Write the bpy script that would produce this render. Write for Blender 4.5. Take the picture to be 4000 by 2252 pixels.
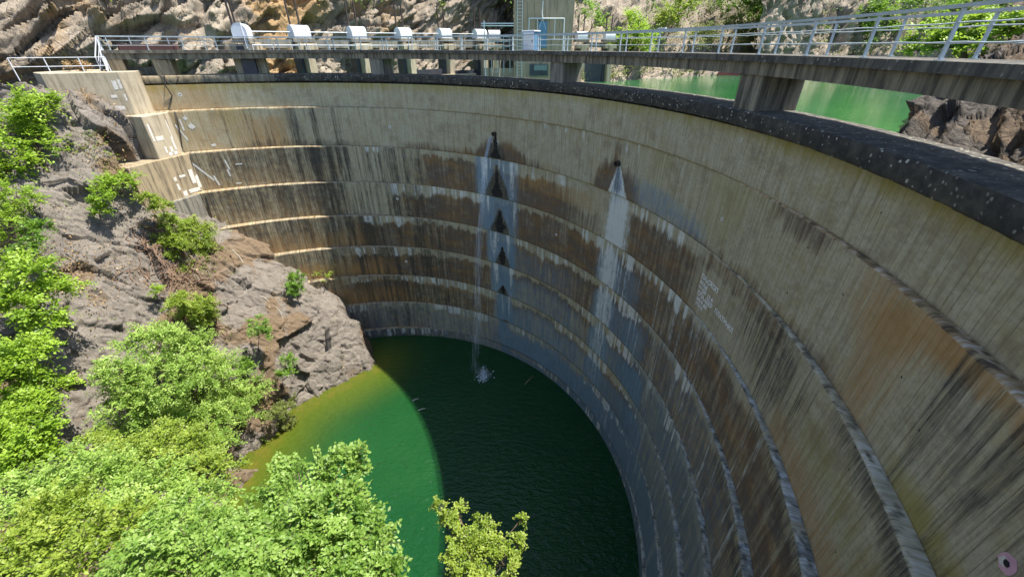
import bpy, bmesh, math, random
import numpy as np
from mathutils import Vector, Matrix, Euler
R = math.radians
for o in list(bpy.data.objects): bpy.data.objects.remove(o)
scene = bpy.context.scene
col = scene.collection
random.seed(7)

# ------------------------------------------------------------------ camera
cam = bpy.data.cameras.new('camera'); cam_o = bpy.data.objects.new('camera', cam); col.objects.link(cam_o)
cam_o.location = (0, 0, 0); cam_o.rotation_euler = (R(90 - 31.0), 0, 0)
cam.sensor_width = 36; cam.lens = 14.139; cam.clip_start = 0.05; cam.clip_end = 2000
scene.camera = cam_o
# ------------------------------------------------------------------ sky and sun
SUN_EL, SUN_AZ = 65.0, 84.0            # azimuth clockwise from +Y
SDIR = Vector((math.sin(R(SUN_AZ)) * math.cos(R(SUN_EL)), math.cos(R(SUN_AZ)) * math.cos(R(SUN_EL)), math.sin(R(SUN_EL))))
world = bpy.data.worlds.new('World'); scene.world = world; world.use_nodes = True
wn = world.node_tree; wn.nodes.clear()
sky = wn.nodes.new('ShaderNodeTexSky'); sky.sky_type = 'NISHITA'; sky.sun_disc = False
sky.sun_elevation = R(SUN_EL); sky.sun_rotation = R(SUN_AZ); sky.altitude = 300
bg = wn.nodes.new('ShaderNodeBackground'); bg.inputs['Strength'].default_value = 0.13
wo = wn.nodes.new('ShaderNodeOutputWorld')
wn.links.new(sky.outputs[0], bg.inputs[0]); wn.links.new(bg.outputs[0], wo.inputs[0])
sl = bpy.data.lights.new('sun', 'SUN'); sl.energy = 5.0; sl.angle = R(0.53); sl.color = (1.0, 0.93, 0.82)
so = bpy.data.objects.new('sun', sl); col.objects.link(so); so.location = (40, 10, 90)
so.rotation_euler = (-SDIR).to_track_quat('-Z', 'Y').to_euler()
scene.render.engine = 'CYCLES'
scene.view_settings.view_transform = 'Standard'; scene.view_settings.look = 'None'
scene.view_settings.gamma = 1.0; scene.view_settings.exposure = 1.15
scene.view_settings.use_curve_mapping = False

# ------------------------------------------------------------------ numpy noise
def _h(ix, iy, iz, s):
    n = (ix.astype(np.int64) * 374761393 + iy.astype(np.int64) * 668265263 + iz.astype(np.int64) * 2147483647 + s * 1274126177) & 0xffffffff
    n = ((n ^ (n >> 13)) * 1274126177) & 0xffffffff
    n = ((n ^ (n >> 16)) * 2246822519) & 0xffffffff
    return ((n ^ (n >> 15)) & 0xffffff) / float(0xffffff)
def vn(p, s=0):
    p = np.asarray(p, float); i = np.floor(p).astype(np.int64); f = p - i; f = f * f * (3 - 2 * f)
    r = 0
    for dx in (0, 1):
        for dy in (0, 1):
            for dz in (0, 1):
                w = (f[:, 0] if dx else 1 - f[:, 0]) * (f[:, 1] if dy else 1 - f[:, 1]) * (f[:, 2] if dz else 1 - f[:, 2])
                r = r + w * _h(i[:, 0] + dx, i[:, 1] + dy, i[:, 2] + dz, s)
    return r
def fbm(p, octv=4, s=0, gain=.5):
    r = 0; a = 1; t = 0; p = np.asarray(p, float)
    for k in range(octv):
        r = r + a * vn(p * (2 ** k) + 17.3 * k, s + k); t += a; a *= gain
    return r / t
def vn2(u, v, s=0): return vn(np.c_[u, v, np.zeros(len(u)) + .5 + s * 3.7], s)
def fb2(u, v, o=3, s=0): return fbm(np.c_[u, v, np.zeros(len(u)) + .5 + s * 3.7], o, s)
def ss(a, b, x):
    t = np.clip((x - a) / (b - a), 0, 1); return t * t * (3 - 2 * t)
def win(x, a, b, f=2.0): return ss(a - f, a + f, x) * (1 - ss(b - f, b + f, x))
def facet(p, size, seed, tilt=.6):
    """blocky rock: nearest-cell planes; returns offset (-.5...5), cell random and the second random"""
    q = p / size; i = np.floor(q).astype(np.int64)
    best = np.full(len(p), 1e9); off = np.zeros(len(p)); cr = np.zeros(len(p)); b2 = np.full(len(p), 1e9)
    for dx in (-1, 0, 1):
        for dy in (-1, 0, 1):
            for dz in (-1, 0, 1):
                a, b, c = i[:, 0] + dx, i[:, 1] + dy, i[:, 2] + dz
                r = [_h(a, b, c, seed + k) for k in range(7)]
                d = np.c_[a + r[0], b + r[1], c + r[2]] - q
                dd = (d * d).sum(1); m = dd < best
                b2 = np.where(m, best, np.minimum(b2, dd))
                o = (r[3] - .5) - tilt * (d[:, 0] * (r[4] - .5) + d[:, 1] * (r[5] - .5) + d[:, 2] * (r[6] - .5)) * 2
                off = np.where(m, o, off); cr = np.where(m, r[3] * .37 + r[4] * .63, cr); best = np.where(m, dd, best)
    return off, cr, np.sqrt(b2) - np.sqrt(best)

# ------------------------------------------------------------------ object helpers
def tag(o, label=None, cat=None, group=None, kind=None):
    if label: o['label'] = label
    if cat: o['category'] = cat
    if group: o['group'] = group
    if kind: o['kind'] = kind
    return o
def empty(name, loc=(0, 0, 0), label=None, cat=None, group=None):
    o = bpy.data.objects.new(name, None); col.objects.link(o); o.location = loc; o.empty_display_size = .2
    return tag(o, label, cat, group)
def link(name, me, mat, parent=None):
    o = bpy.data.objects.new(name, me); col.objects.link(o)
    if mat is not None:
        me.materials.clear(); me.materials.append(mat)
    if parent is not None:
        o.parent = parent; o.matrix_parent_inverse = Matrix.Translation(-Vector(parent.location))
    return o
def kids(o): return [c for c in bpy.data.objects if c.parent is o]
class MB:
    def __init__(s): s.v = []; s.f = []
    def quadbox(s, P):      # 8 corners: bottom 4 ccw, top 4 ccw
        n = len(s.v); s.v += [tuple(p) for p in P]
        s.f += [(n+3,n+2,n+1,n),(n+4,n+5,n+6,n+7),(n,n+1,n+5,n+4),(n+1,n+2,n+6,n+5),(n+2,n+3,n+7,n+6),(n+3,n,n+4,n+7)]
        return s
    def box(s, c, d, rz=0.0):
        x, y, z = d[0]/2, d[1]/2, d[2]/2; ca, sa = math.cos(rz), math.sin(rz)
        P = []
        for zz in (-z, z):
            for a, b in ((-x,-y),(x,-y),(x,y),(-x,y)): P.append((c[0]+a*ca-b*sa, c[1]+a*sa+b*ca, c[2]+zz))
        return s.quadbox(P)
    def prism(s, poly, z0, z1):
        n = len(s.v); m = len(poly)
        s.v += [(p[0], p[1], z0) for p in poly] + [(p[0], p[1], z1) for p in poly]
        s.f.append(tuple(n + m - 1 - i for i in range(m))); s.f.append(tuple(n + m + i for i in range(m)))
        for i in range(m): j = (i + 1) % m; s.f.append((n+i, n+j, n+m+j, n+m+i))
        return s
    def bar(s, a, b, w, h=None, up=(0, 0, 1)):
        h = h or w; a, b = Vector(a), Vector(b); d = (b - a).normalized(); u = Vector(up)
        x = d.cross(u)
        if x.length < 1e-4: x = d.cross(Vector((1, 0, 0)))
        x.normalize(); u = x.cross(d).normalized(); x *= w / 2; u *= h / 2
        return s.quadbox([a-x-u, a+x-u, b+x-u, b-x-u, a-x+u, a+x+u, b+x+u, b-x+u])
    def tube(s, pts, r, n=6):
        pts = [Vector(p) for p in pts]; rs = r if isinstance(r, (list, tuple)) else [r] * len(pts); base = len(s.v)
        x = None
        for i, p in enumerate(pts):
            d = (pts[min(i+1, len(pts)-1)] - pts[max(i-1, 0)]).normalized()
            if x is None: x = d.orthogonal().normalized()
            x = (x - d * x.dot(d)).normalized(); y = d.cross(x)
            for k in range(n):
                a = 2 * math.pi * k / n; s.v.append(tuple(p + (x * math.cos(a) + y * math.sin(a)) * rs[i]))
        for i in range(len(pts) - 1):
            for k in range(n):
                j = (k + 1) % n; s.f.append((base+i*n+k, base+i*n+j, base+(i+1)*n+j, base+(i+1)*n+k))
        s.f.append(tuple(base + n - 1 - k for k in range(n))); e = base + (len(pts)-1)*n
        s.f.append(tuple(e + k for k in range(n)))
        return s
    def arc(s, cx, cy, prof, t0, t1, n):   # closed profile [(r,z)...] swept t0->t1 degrees
        base = len(s.v); m = len(prof)
        for i in range(n + 1):
            a = R(t0 + (t1 - t0) * i / n); ca, sa = math.cos(a), math.sin(a)
            s.v += [(cx + r * ca, cy + r * sa, z) for r, z in prof]
        for i in range(n):
            for k in range(m):
                j = (k + 1) % m; s.f.append((base+i*m+k, base+i*m+j, base+(i+1)*m+j, base+(i+1)*m+k))
        s.f.append(tuple(base + k for k in range(m))); s.f.append(tuple(base + n*m + m-1-k for k in range(m)))
        return s
    def build(s, name, mat, parent=None, smooth=False, bevel=0):
        me = bpy.data.meshes.new(name); me.from_pydata(s.v, [], s.f)
        bm = bmesh.new(); bm.from_mesh(me); bmesh.ops.recalc_face_normals(bm, faces=bm.faces)
        if bevel: bmesh.ops.bevel(bm, geom=bm.edges[:], offset=bevel, segments=1, affect='EDGES', clamp_overlap=True)
        bm.to_mesh(me); bm.free()
        if smooth: me.polygons.foreach_set('use_smooth', [True] * len(me.polygons))
        return link(name, me, mat, parent)
def npmesh(name, V, F, mat, parent=None, smooth=False, attrs=None, uv=None):
    """V Nx3, F Mx4 (or Mx3) arrays; attrs {name: Nx3}"""
    me = bpy.data.meshes.new(name); V = np.asarray(V, np.float32); F = np.asarray(F, np.int32); k = F.shape[1]
    me.vertices.add(len(V)); me.vertices.foreach_set('co', V.ravel())
    me.loops.add(F.size); me.loops.foreach_set('vertex_index', F.ravel())
    me.polygons.add(len(F)); me.polygons.foreach_set('loop_start', np.arange(0, F.size, k, dtype=np.int32))
    me.polygons.foreach_set('loop_total', np.full(len(F), k, np.int32))
    if smooth: me.polygons.foreach_set('use_smooth', np.ones(len(F), bool))
    me.update(calc_edges=True); me.validate()
    for n, A in (attrs or {}).items():
        at = me.color_attributes.new(n, 'FLOAT_COLOR', 'POINT'); A = np.asarray(A, np.float32)
        at.data.foreach_set('color', np.c_[A, np.ones(len(A), np.float32)].astype(np.float32).ravel())
    if uv is not None:
        ul = me.uv_layers.new(name='UVMap'); ul.data.foreach_set('uv', np.asarray(uv, np.float32)[F.ravel()].ravel())
    return link(name, me, mat, parent)
def gridF(nr, nc, flip=False):
    i = np.arange(nr - 1)[:, None] * nc + np.arange(nc - 1)[None, :]; i = i.ravel()
    F = np.c_[i, i + 1, i + nc + 1, i + nc]
    return F[:, ::-1] if flip else F

# ------------------------------------------------------------------ material helpers
class NT:
    def __init__(s, name):
        s.m = bpy.data.materials.new(name); s.m.use_nodes = True; s.t = s.m.node_tree; s.t.nodes.clear()
        s.out = s.n('ShaderNodeOutputMaterial'); s.p = s.n('ShaderNodeBsdfPrincipled')
        s.l(s.p.outputs[0], s.out.inputs[0])
    def n(s, t, **k):
        n = s.t.nodes.new(t)
        for a, b in k.items():
            if a[0] == '_': n.inputs[a[1:]].default_value = b
            else: setattr(n, a, b)
        return n
    def l(s, a, b): s.t.links.new(a, b)
    def noise(s, vec, scale, detail=4, rough=.55, dist=0):
        n = s.n('ShaderNodeTexNoise'); n.inputs['Scale'].default_value = scale; n.inputs['Detail'].default_value = detail
        n.inputs['Roughness'].default_value = rough; n.inputs['Distortion'].default_value = dist
        if vec is not None: s.l(vec, n.inputs['Vector'])
        return n.outputs[0]
    def ramp(s, f, stops, interp='LINEAR'):
        r = s.n('ShaderNodeValToRGB'); r.color_ramp.interpolation = interp; e = r.color_ramp.elements
        while len(e) < len(stops): e.new(.5)
        for i, (p, c) in enumerate(stops):
            e[i].position = p; e[i].color = (c, c, c, 1) if isinstance(c, (int, float)) else (*c, 1)
        s.l(f, r.inputs[0]); return r.outputs[0]
    def mix(s, f, a, b, mode='MIX'):
        m = s.n('ShaderNodeMix', data_type='RGBA', blend_type=mode)
        for inp, v in ((m.inputs[0], f), (m.inputs[6], a), (m.inputs[7], b)):
            if isinstance(v, bpy.types.NodeSocket): s.l(v, inp)
            elif isinstance(v, (int, float)): inp.default_value = v
            else: inp.default_value = (*v, 1)
        return m.outputs[2]
    def math(s, op, a, b=0.0, clamp=False):
        m = s.n('ShaderNodeMath', operation=op); m.use_clamp = clamp
        for inp, v in ((m.inputs[0], a), (m.inputs[1], b)):
            if isinstance(v, bpy.types.NodeSocket): s.l(v, inp)
            else: inp.default_value = v
        return m.outputs[0]
    def mapv(s, vec, scale=(1, 1, 1), rot=(0, 0, 0), loc=(0, 0, 0)):
        m = s.n('ShaderNodeMapping'); m.inputs['Scale'].default_value = scale; m.inputs['Rotation'].default_value = rot
        m.inputs['Location'].default_value = loc; s.l(vec, m.inputs[0]); return m.outputs[0]
    def bump(s, h, strength=.4, dist=.05):
        b = s.n('ShaderNodeBump'); b.inputs['Strength'].default_value = strength; b.inputs['Distance'].default_value = dist
        s.l(h, b.inputs['Height']); s.l(b.outputs[0], s.p.inputs['Normal']); return b
    def set(s, color=None, rough=None, metal=None, spec=None):
        for k, v in (('Base Color', color), ('Roughness', rough), ('Metallic', metal), ('Specular IOR Level', spec)):
            if v is None: continue
            if isinstance(v, bpy.types.NodeSocket): s.l(v, s.p.inputs[k])
            elif isinstance(v, (int, float)): s.p.inputs[k].default_value = v
            else: s.p.inputs[k].default_value = (*v, 1)
        return s.m
    def obj(s): return s.n('ShaderNodeTexCoord').outputs['Object']
    def geo(s): return s.n('ShaderNodeNewGeometry').outputs['Position']
    def attr(s, name):
        a = s.n('ShaderNodeAttribute', attribute_name=name); sp = s.n('ShaderNodeSeparateColor'); s.l(a.outputs['Color'], sp.inputs[0])
        return sp.outputs
M = {}
def mat_wall():
    t = NT('stained_concrete'); uv = t.n('ShaderNodeUVMap', uv_map='UVMap').outputs[0]
    a = t.attr('stain'); b = t.attr('stain2')
    big = t.noise(uv, .35, 6, .65); fine = t.noise(uv, 9, 6, .7); mid = t.noise(uv, 2.2, 6, .68)
    st = t.noise(t.mapv(uv, (4.5, .3, 1)), 1, 8, .68); st2 = t.noise(t.mapv(uv, (13, .55, 1), loc=(3, 9, 0)), 1, 7, .72)
    c = t.mix(t.ramp(big, [(.32, 0), (.68, 1)]), (.40, .335, .185), (.46, .42, .285))
    c = t.mix(t.math('MULTIPLY', t.ramp(mid, [(.40, 0), (.62, 1)]), .6), c, (.50, .47, .36))
    c = t.mix(t.math('MULTIPLY', t.ramp(fine, [(.45, 0), (.75, 1)]), .55), c, (.20, .185, .13))
    sw = t.n('ShaderNodeSeparateXYZ'); t.l(uv, sw.inputs[0])
    wob = t.math('ADD', sw.outputs[0], t.math('MULTIPLY', t.noise(t.mapv(uv, (.9, .45, 1)), 1, 3), .10))
    cb = t.n('ShaderNodeCombineXYZ'); t.l(sw.outputs[1], cb.inputs[0]); t.l(wob, cb.inputs[1])
    br = t.n('ShaderNodeTexBrick'); t.l(cb.outputs[0], br.inputs['Vector']); br.offset = 0; br.squash = 1.0
    for k, v in (('Scale', 1.0), ('Mortar Size', .010), ('Mortar Smooth', .6), ('Brick Width', 60.0), ('Row Height', .19), ('Bias', 0)): br.inputs[k].default_value = v
    br.inputs['Color1'].default_value = (.3, .3, .3, 1); br.inputs['Color2'].default_value = (.7, .7, .7, 1); br.inputs['Mortar'].default_value = (.3, .3, .3, 1)
    c = t.mix(1.0, c, t.ramp(br.outputs[0], [(.3, .96), (.7, 1.03)]), 'MULTIPLY')
    jm = t.math('MULTIPLY', br.outputs[1], t.ramp(t.noise(t.mapv(uv, (3.1, .7, 1), loc=(5, 0, 0)), 1, 4), [(.44, 0), (.64, .62)]))
    c = t.mix(jm, c, (.085, .072, .04))
    ln = t.math('ABSOLUTE', t.math('SUBTRACT', t.math('FRACT', t.math('ADD', sw.outputs[1], t.math('MULTIPLY', mid, .06))), .47))
    c = t.mix(t.math('MULTIPLY', t.ramp(ln, [(.0, 1), (.022, 0)]), t.ramp(t.noise(t.mapv(uv, (.5, 2, 1)), 1, 3), [(.45, 0), (.6, .5)])), c, (.50, .49, .41))
    c = t.mix(t.math('MULTIPLY', t.ramp(st2, [(.52, 0), (.68, 1)]), .32), c, (.13, .11, .065))
    c = t.mix(t.math('MULTIPLY', t.ramp(st, [(.50, 0), (.68, 1)]), .5), c, (.15, .115, .065))
    c = t.mix(t.math('MULTIPLY', t.ramp(st2, [(.30, 1), (.42, 0)]), .3), c, (.58, .55, .44))
    vo = t.n('ShaderNodeTexVoronoi'); vo.inputs['Scale'].default_value = 1.35; t.l(uv, vo.inputs['Vector'])
    c = t.mix(t.ramp(vo.outputs['Distance'], [(.030, 1), (.045, 0)]), c, (.03, .026, .02))
    def lay(c, mask, colr, amt=1.0, s=st, gain=3.4, w=.5):
        v = t.math('ADD', mask, t.math('MULTIPLY', t.math('SUBTRACT', s, .5), gain))
        v = t.math('ADD', v, t.math('MULTIPLY', t.math('SUBTRACT', mid, .5), 1.2))
        k = t.math('MULTIPLY', t.ramp(v, [(.5 - w/2, 0), (.5 + w/2, 1)]), amt)
        k = t.math('MULTIPLY', k, t.ramp(mask, [(.03, 0), (.3, 1)]))
        return t.mix(k, c, colr)
    bz = t.noise(uv, .8, 7, .7)
    c = t.mix(t.math('MULTIPLY', t.ramp(bz, [(.52, 0), (.66, 1)]), .5), c, (.20, .16, .10))
    c = lay(c, b[2], (.30, .26, .06), .8, st, 2.0, .9)
    bn = t.noise(t.mapv(uv, (.45, 1.3, 1)), 1, 6, .65)
    brn = t.ramp(bn, [(.36, (.20, .105, .030)), (.47, (.135, .072, .032)), (.56, (.088, .062, .050)), (.68, (.14, .11, .08))])
    brn = t.mix(t.math('MULTIPLY', t.ramp(st2, [(.45, 0), (.66, 1)]), .5), brn, (.21, .15, .095))
    brn = t.mix(t.math('MULTIPLY', t.ramp(fine, [(.5, 0), (.7, 1)]), .5), brn, (.05, .038, .03))
    c = lay(c, a[0], brn, .88, st, 2.2, .75)
    c = lay(c, b[0], t.mix(t.ramp(mid, [(.35, 0), (.65, 1)]), (.34, .18, .045), (.42, .25, .10)), .8, st2, 2.4, .9)
    film = t.mix(t.ramp(st2, [(.3, 0), (.7, 1)]), (.08, .15, .21), (.23, .36, .46))  # wet film; the sky's blue reflection is mixed into its colour
    c = lay(c, b[1], film, .92, st, 1.4, 1.0)
    c = lay(c, a[1], t.mix(t.ramp(fine, [(.4, 0), (.7, 1)]), (.024, .025, .021), (.085, .08, .066)), .88, st2, 3.4, .9)
    c = lay(c, a[2], (.66, .68, .63), .92, st2, 2.6, .6)
    t.set(c, t.math('SUBTRACT', .9, t.math('MULTIPLY', b[1], .38)), None, .35)
    hgt = t.math('ADD', t.math('MULTIPLY', fine, .6), t.math('SUBTRACT', t.math('MULTIPLY', st, .5), t.math('MULTIPLY', br.outputs[1], .5)))
    t.bump(hgt, .6, .035)
    return t.m
M['wall'] = mat_wall()
def mat_concrete(name, c1, c2, dark=(.05, .05, .045), amount=.5, scale=1.0, spots=0, streak=True):
    t = NT(name); o = t.geo()
    n1 = t.noise(o, .7 * scale, 5, .6); n2 = t.noise(o, 14 * scale, 4, .7)
    c = t.mix(t.ramp(n1, [(.35, 0), (.65, 1)]), c1, c2)
    c = t.mix(t.math('MULTIPLY', t.ramp(n2, [(.4, 0), (.8, 1)]), .4), c, tuple(x * .55 for x in c1))
    s = t.noise(t.mapv(o, (4, 4, .35)) if streak else t.mapv(o, (1.5, 1.5, 1.5)), 1.0 * scale, 6, .7)
    c = t.mix(t.math('MULTIPLY', t.ramp(s, [(.60 - amount * .3, 0), (.74 - amount * .2, 1)]), .85), c, dark)
    if spots:
        v = t.n('ShaderNodeTexVoronoi'); v.inputs['Scale'].default_value = 7.5; t.l(o, v.inputs['Vector'])
        v2 = t.noise(o, 1.7, 3)
        k = t.math('MULTIPLY', t.ramp(t.math('ADD', v.outputs['Distance'], t.math('MULTIPLY', t.math('SUBTRACT', t.noise(o, 6, 3), .5), .9)), [(.12, 1), (.24, 0)]), t.ramp(v2, [(.40, 0), (.56, spots)]))
        c = t.mix(k, c, (.42, .42, .36))
    t.set(c, .92); t.bump(t.math('ADD', t.math('MULTIPLY', n2, .7), s), .5, .03)
    return t.m
M['coping'] = mat_concrete('black_lichen_concrete', (.10, .092, .072), (.06, .058, .05), (.02, .02, .02), .8, 1.6, 1.0, False)
M['coping_top'] = mat_concrete('grey_lichen_concrete', (.15, .138, .11), (.09, .085, .072), (.03, .03, .028), .75, 2.2, 1.0, False)
M['slab_edge'] = mat_concrete('dark_weathered_concrete', (.17, .155, .12), (.10, .095, .08), (.03, .03, .028), .75, 1.2, .5)
M['beam'] = mat_concrete('weathered_concrete', (.30, .27, .20), (.22, .20, .155), (.035, .034, .03), .66)
M['pale_concrete'] = mat_concrete('pale_concrete', (.46, .40, .29), (.38, .33, .24), (.14, .11, .075), .35)
M['ochre_concrete'] = mat_concrete('ochre_concrete', (.38, .30, .19), (.30, .25, .16), (.07, .055, .04), .45)
M['grey_concrete'] = mat_concrete('grey_concrete', (.20, .19, .16), (.26, .245, .20), (.05, .05, .045), .5)
M['tower'] = mat_concrete('olive_render', (.37, .275, .185), (.43, .33, .235), (.09, .085, .06), .35)
def mat_plain(name, c, rough=.5, metal=0, var=.12, sc=6):
    t = NT(name); o = t.geo(); n = t.noise(o, sc, 4, .6)
    cc = t.mix(t.ramp(n, [(.3, 0), (.7, 1)]), tuple(x * (1 - var) for x in c), tuple(min(1, x * (1 + var)) for x in c))
    t.set(cc, rough, metal); return t.m
M['rail'] = mat_plain('pale_blue_grey_paint', (.40, .47, .50), .45)
M['white_metal'] = mat_plain('white_sheet_metal', (.66, .69, .74), .4, 0, .06)
M['white_paint'] = mat_plain('white_paint', (.62, .60, .55), .85, 0, .22, 9)
M['letter_paint'] = mat_plain('white_letter_paint', (.80, .80, .78), .8, 0, .1, 20)
M['pink_paint'] = mat_plain('pink_paint', (.62, .36, .44), .8)
M['dark_steel'] = mat_plain('dark_rusty_steel', (.045, .033, .028), .6)
M['black'] = mat_plain('black_rubber', (.02, .02, .02), .6)
M['hole'] = mat_plain('dark_hole', (.012, .012, .012), .9)
M['hose'] = mat_plain('grey_hose', (.30, .28, .24), .7)
M['blue_door_and_shade'] = mat_plain('blue_steel_and_shade', (.10, .22, .36), .5)  # tower door blue, also the cabinet's painted-in blue shade
M['gate'] = mat_plain('blue_black_steel', (.035, .04, .055), .5, 0, .3, 2)
M['red_brown'] = mat_plain('red_brown_steel', (.085, .035, .03), .6, 0, .25)
M['boat_red'] = mat_plain('faded_red_paint', (.42, .10, .11), .5)
M['wood'] = mat_plain('weathered_timber', (.33, .24, .13), .8, 0, .25, 9)
def mat_rock(name, c1, c2, pale, warm, warm_amt=.4, sc=1.0, tilt=.6, bd=.22):
    t = NT(name); o = t.geo(); a = t.attr('rk')
    n1 = t.noise(o, .22 * sc, 5, .6); n2 = t.noise(t.mapv(o, (1.3, 1.3, .38), (tilt * .25, .38, 0)), 1.6 * sc, 7, .68, .4); n3 = t.noise(o, 9 * sc, 5, .7)
    c = t.mix(t.ramp(n2, [(.3, 0), (.68, 1)]), c1, c2)
    c = t.mix(t.math('MULTIPLY', t.ramp(a[0], [(.2, 0), (.9, 1)]), .75), c, pale)
    w = t.math('MULTIPLY', t.ramp(t.math('ADD', n1, t.math('MULTIPLY', a[2], .4)), [(.62, 0), (.82, 1)]), warm_amt)
    c = t.mix(w, c, warm)
    c = t.mix(t.math('MULTIPLY', t.ramp(n3, [(.42, 0), (.72, 1)]), .55), c, tuple(x * .4 for x in c1))
    vo = t.n('ShaderNodeTexVoronoi', feature='DISTANCE_TO_EDGE'); vo.inputs['Scale'].default_value = .8 * sc
    t.l(t.mapv(t.mix(.22, o, t.n('ShaderNodeTexNoise').outputs[1]) if False else o, (1, 1, .4), (tilt, .5, .2)), vo.inputs['Vector'])
    t.set(c, .95, None, .25)
    h = t.math('ADD', t.math('MULTIPLY', n2, 1.2), t.math('MULTIPLY', n3, .45))
    h = t.math('ADD', h, t.math('MULTIPLY', t.ramp(vo.outputs['Distance'], [(0, 0), (.06, 1)]), .35))
    t.bump(h, .9, bd); return t.m
M['cliff'] = mat_rock('limestone_cliff', (.125, .105, .083), (.30, .255, .20), (.54, .465, .37), (.42, .265, .11), .75, 1.5)
M['slab'] = mat_rock('grey_schist', (.072, .064, .055), (.165, .148, .13), (.30, .268, .232), (.16, .105, .055), .7, 1.5, .95, .07)
M['dark_rock'] = mat_rock('dark_bank_rock', (.05, .045, .04), (.13, .115, .10), (.20, .175, .15), (.30, .19, .09), .3, 1.6)  # darker tones than the other rock materials
def mat_water(name, c1, c2, shallow=None, rough=.06, bscale=1.0, bstr=.25):
    t = NT(name); o = t.geo()
    c = t.mix(t.ramp(t.noise(o, .12, 3), [(.35, 0), (.65, 1)]), c1, c2)
    if shallow:
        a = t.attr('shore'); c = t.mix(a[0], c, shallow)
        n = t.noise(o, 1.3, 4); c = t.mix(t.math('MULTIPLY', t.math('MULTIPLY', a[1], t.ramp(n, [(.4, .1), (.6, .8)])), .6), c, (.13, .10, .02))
    t.set(c, rough); t.p.inputs['IOR'].default_value = 1.33
    h = t.math('ADD', t.noise(t.mapv(o, (1.0, 2.2, 1), (0, 0, .35)), 1.6 * bscale, 3, .5, .4), t.math('MULTIPLY', t.noise(t.mapv(o, (1, 1.7, 1), (0, 0, -.3)), 5 * bscale, 2), .35))
    t.bump(h, bstr, .2); return t.m
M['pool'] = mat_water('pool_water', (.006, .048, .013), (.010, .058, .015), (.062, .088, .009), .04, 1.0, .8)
M['reservoir'] = mat_water('reservoir_water', (.022, .115, .036), (.032, .14, .042), None, .06, .5, .10)
def mat_leaf(name, dark, mid, light, trans=.42):
    t = NT(name); a = t.attr('tint')
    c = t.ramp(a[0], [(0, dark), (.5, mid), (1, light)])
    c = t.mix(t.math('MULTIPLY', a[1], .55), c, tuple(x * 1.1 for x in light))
    t.set(c, .45, None, .4)
    tr = t.n('ShaderNodeBsdfTranslucent'); t.l(t.mix(.5, c, tuple(min(1, x * 1.4) for x in light)), tr.inputs[0])
    mx = t.n('ShaderNodeMixShader'); mx.inputs[0].default_value = trans
    t.l(t.p.outputs[0], mx.inputs[1]); t.l(tr.outputs[0], mx.inputs[2]); t.l(mx.outputs[0], t.out.inputs[0]); return t.m
M['leaf_lime'] = mat_leaf('lime_leaf', (.075, .15, .012), (.18, .31, .022), (.33, .48, .055))
M['leaf_fresh'] = mat_leaf('fresh_leaf', (.085, .165, .022), (.20, .335, .05), (.36, .50, .12))
M['leaf_fig'] = mat_leaf('fig_leaf', (.06, .135, .018), (.135, .255, .035), (.27, .41, .09))
M['leaf_yellow'] = mat_leaf('yellow_green_leaf', (.08, .135, .014), (.17, .265, .024), (.32, .41, .065))
M['leaf_olive'] = mat_leaf('olive_leaf', (.07, .10, .02), (.13, .17, .035), (.21, .25, .07))
M['leaf_deep'] = mat_leaf('deep_green_leaf', (.045, .11, .014), (.10, .22, .02), (.20, .34, .04))
M['dry'] = mat_leaf('dry_grass', (.20, .13, .06), (.30, .20, .09), (.42, .31, .16), .2)
M['bark'] = mat_plain('grey_brown_bark', (.10, .075, .05), .9, 0, .3, 14)
M['vine'] = mat_plain('dry_brown_vine', (.19, .125, .085), .9, 0, .3, 14)

# ================================================================== THE DAM
ZT = [-2.4, -4.2, -7.2, -10.2, -13.2, -16.2, -19.2, -22.2, -25.2, -29.0]
def circ(k):
    d = [1.4, 4.2, 7.2, 10.2, 13.2, 16.2, 19.2, 22.2, 25.2][k] - 7.2
    return -14.69 + d * .2328, 12.37 + d * .181, 23.0 - d * .258
def wall_pt(k, th, z, off=0.0):
    cx, cy, r = circ(k); a = R(th); return Vector((cx + (r - off) * math.cos(a), cy + (r - off) * math.sin(a), z))
WATER_Z, RES_Z = -26.2, -4.5
DC = (-16.0, 11.9)                     # plan centre of coping, deck and railings
def dp(r, th, z): return Vector((DC[0] + r * math.cos(R(th)), DC[1] + r * math.sin(R(th)), z))

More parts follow.
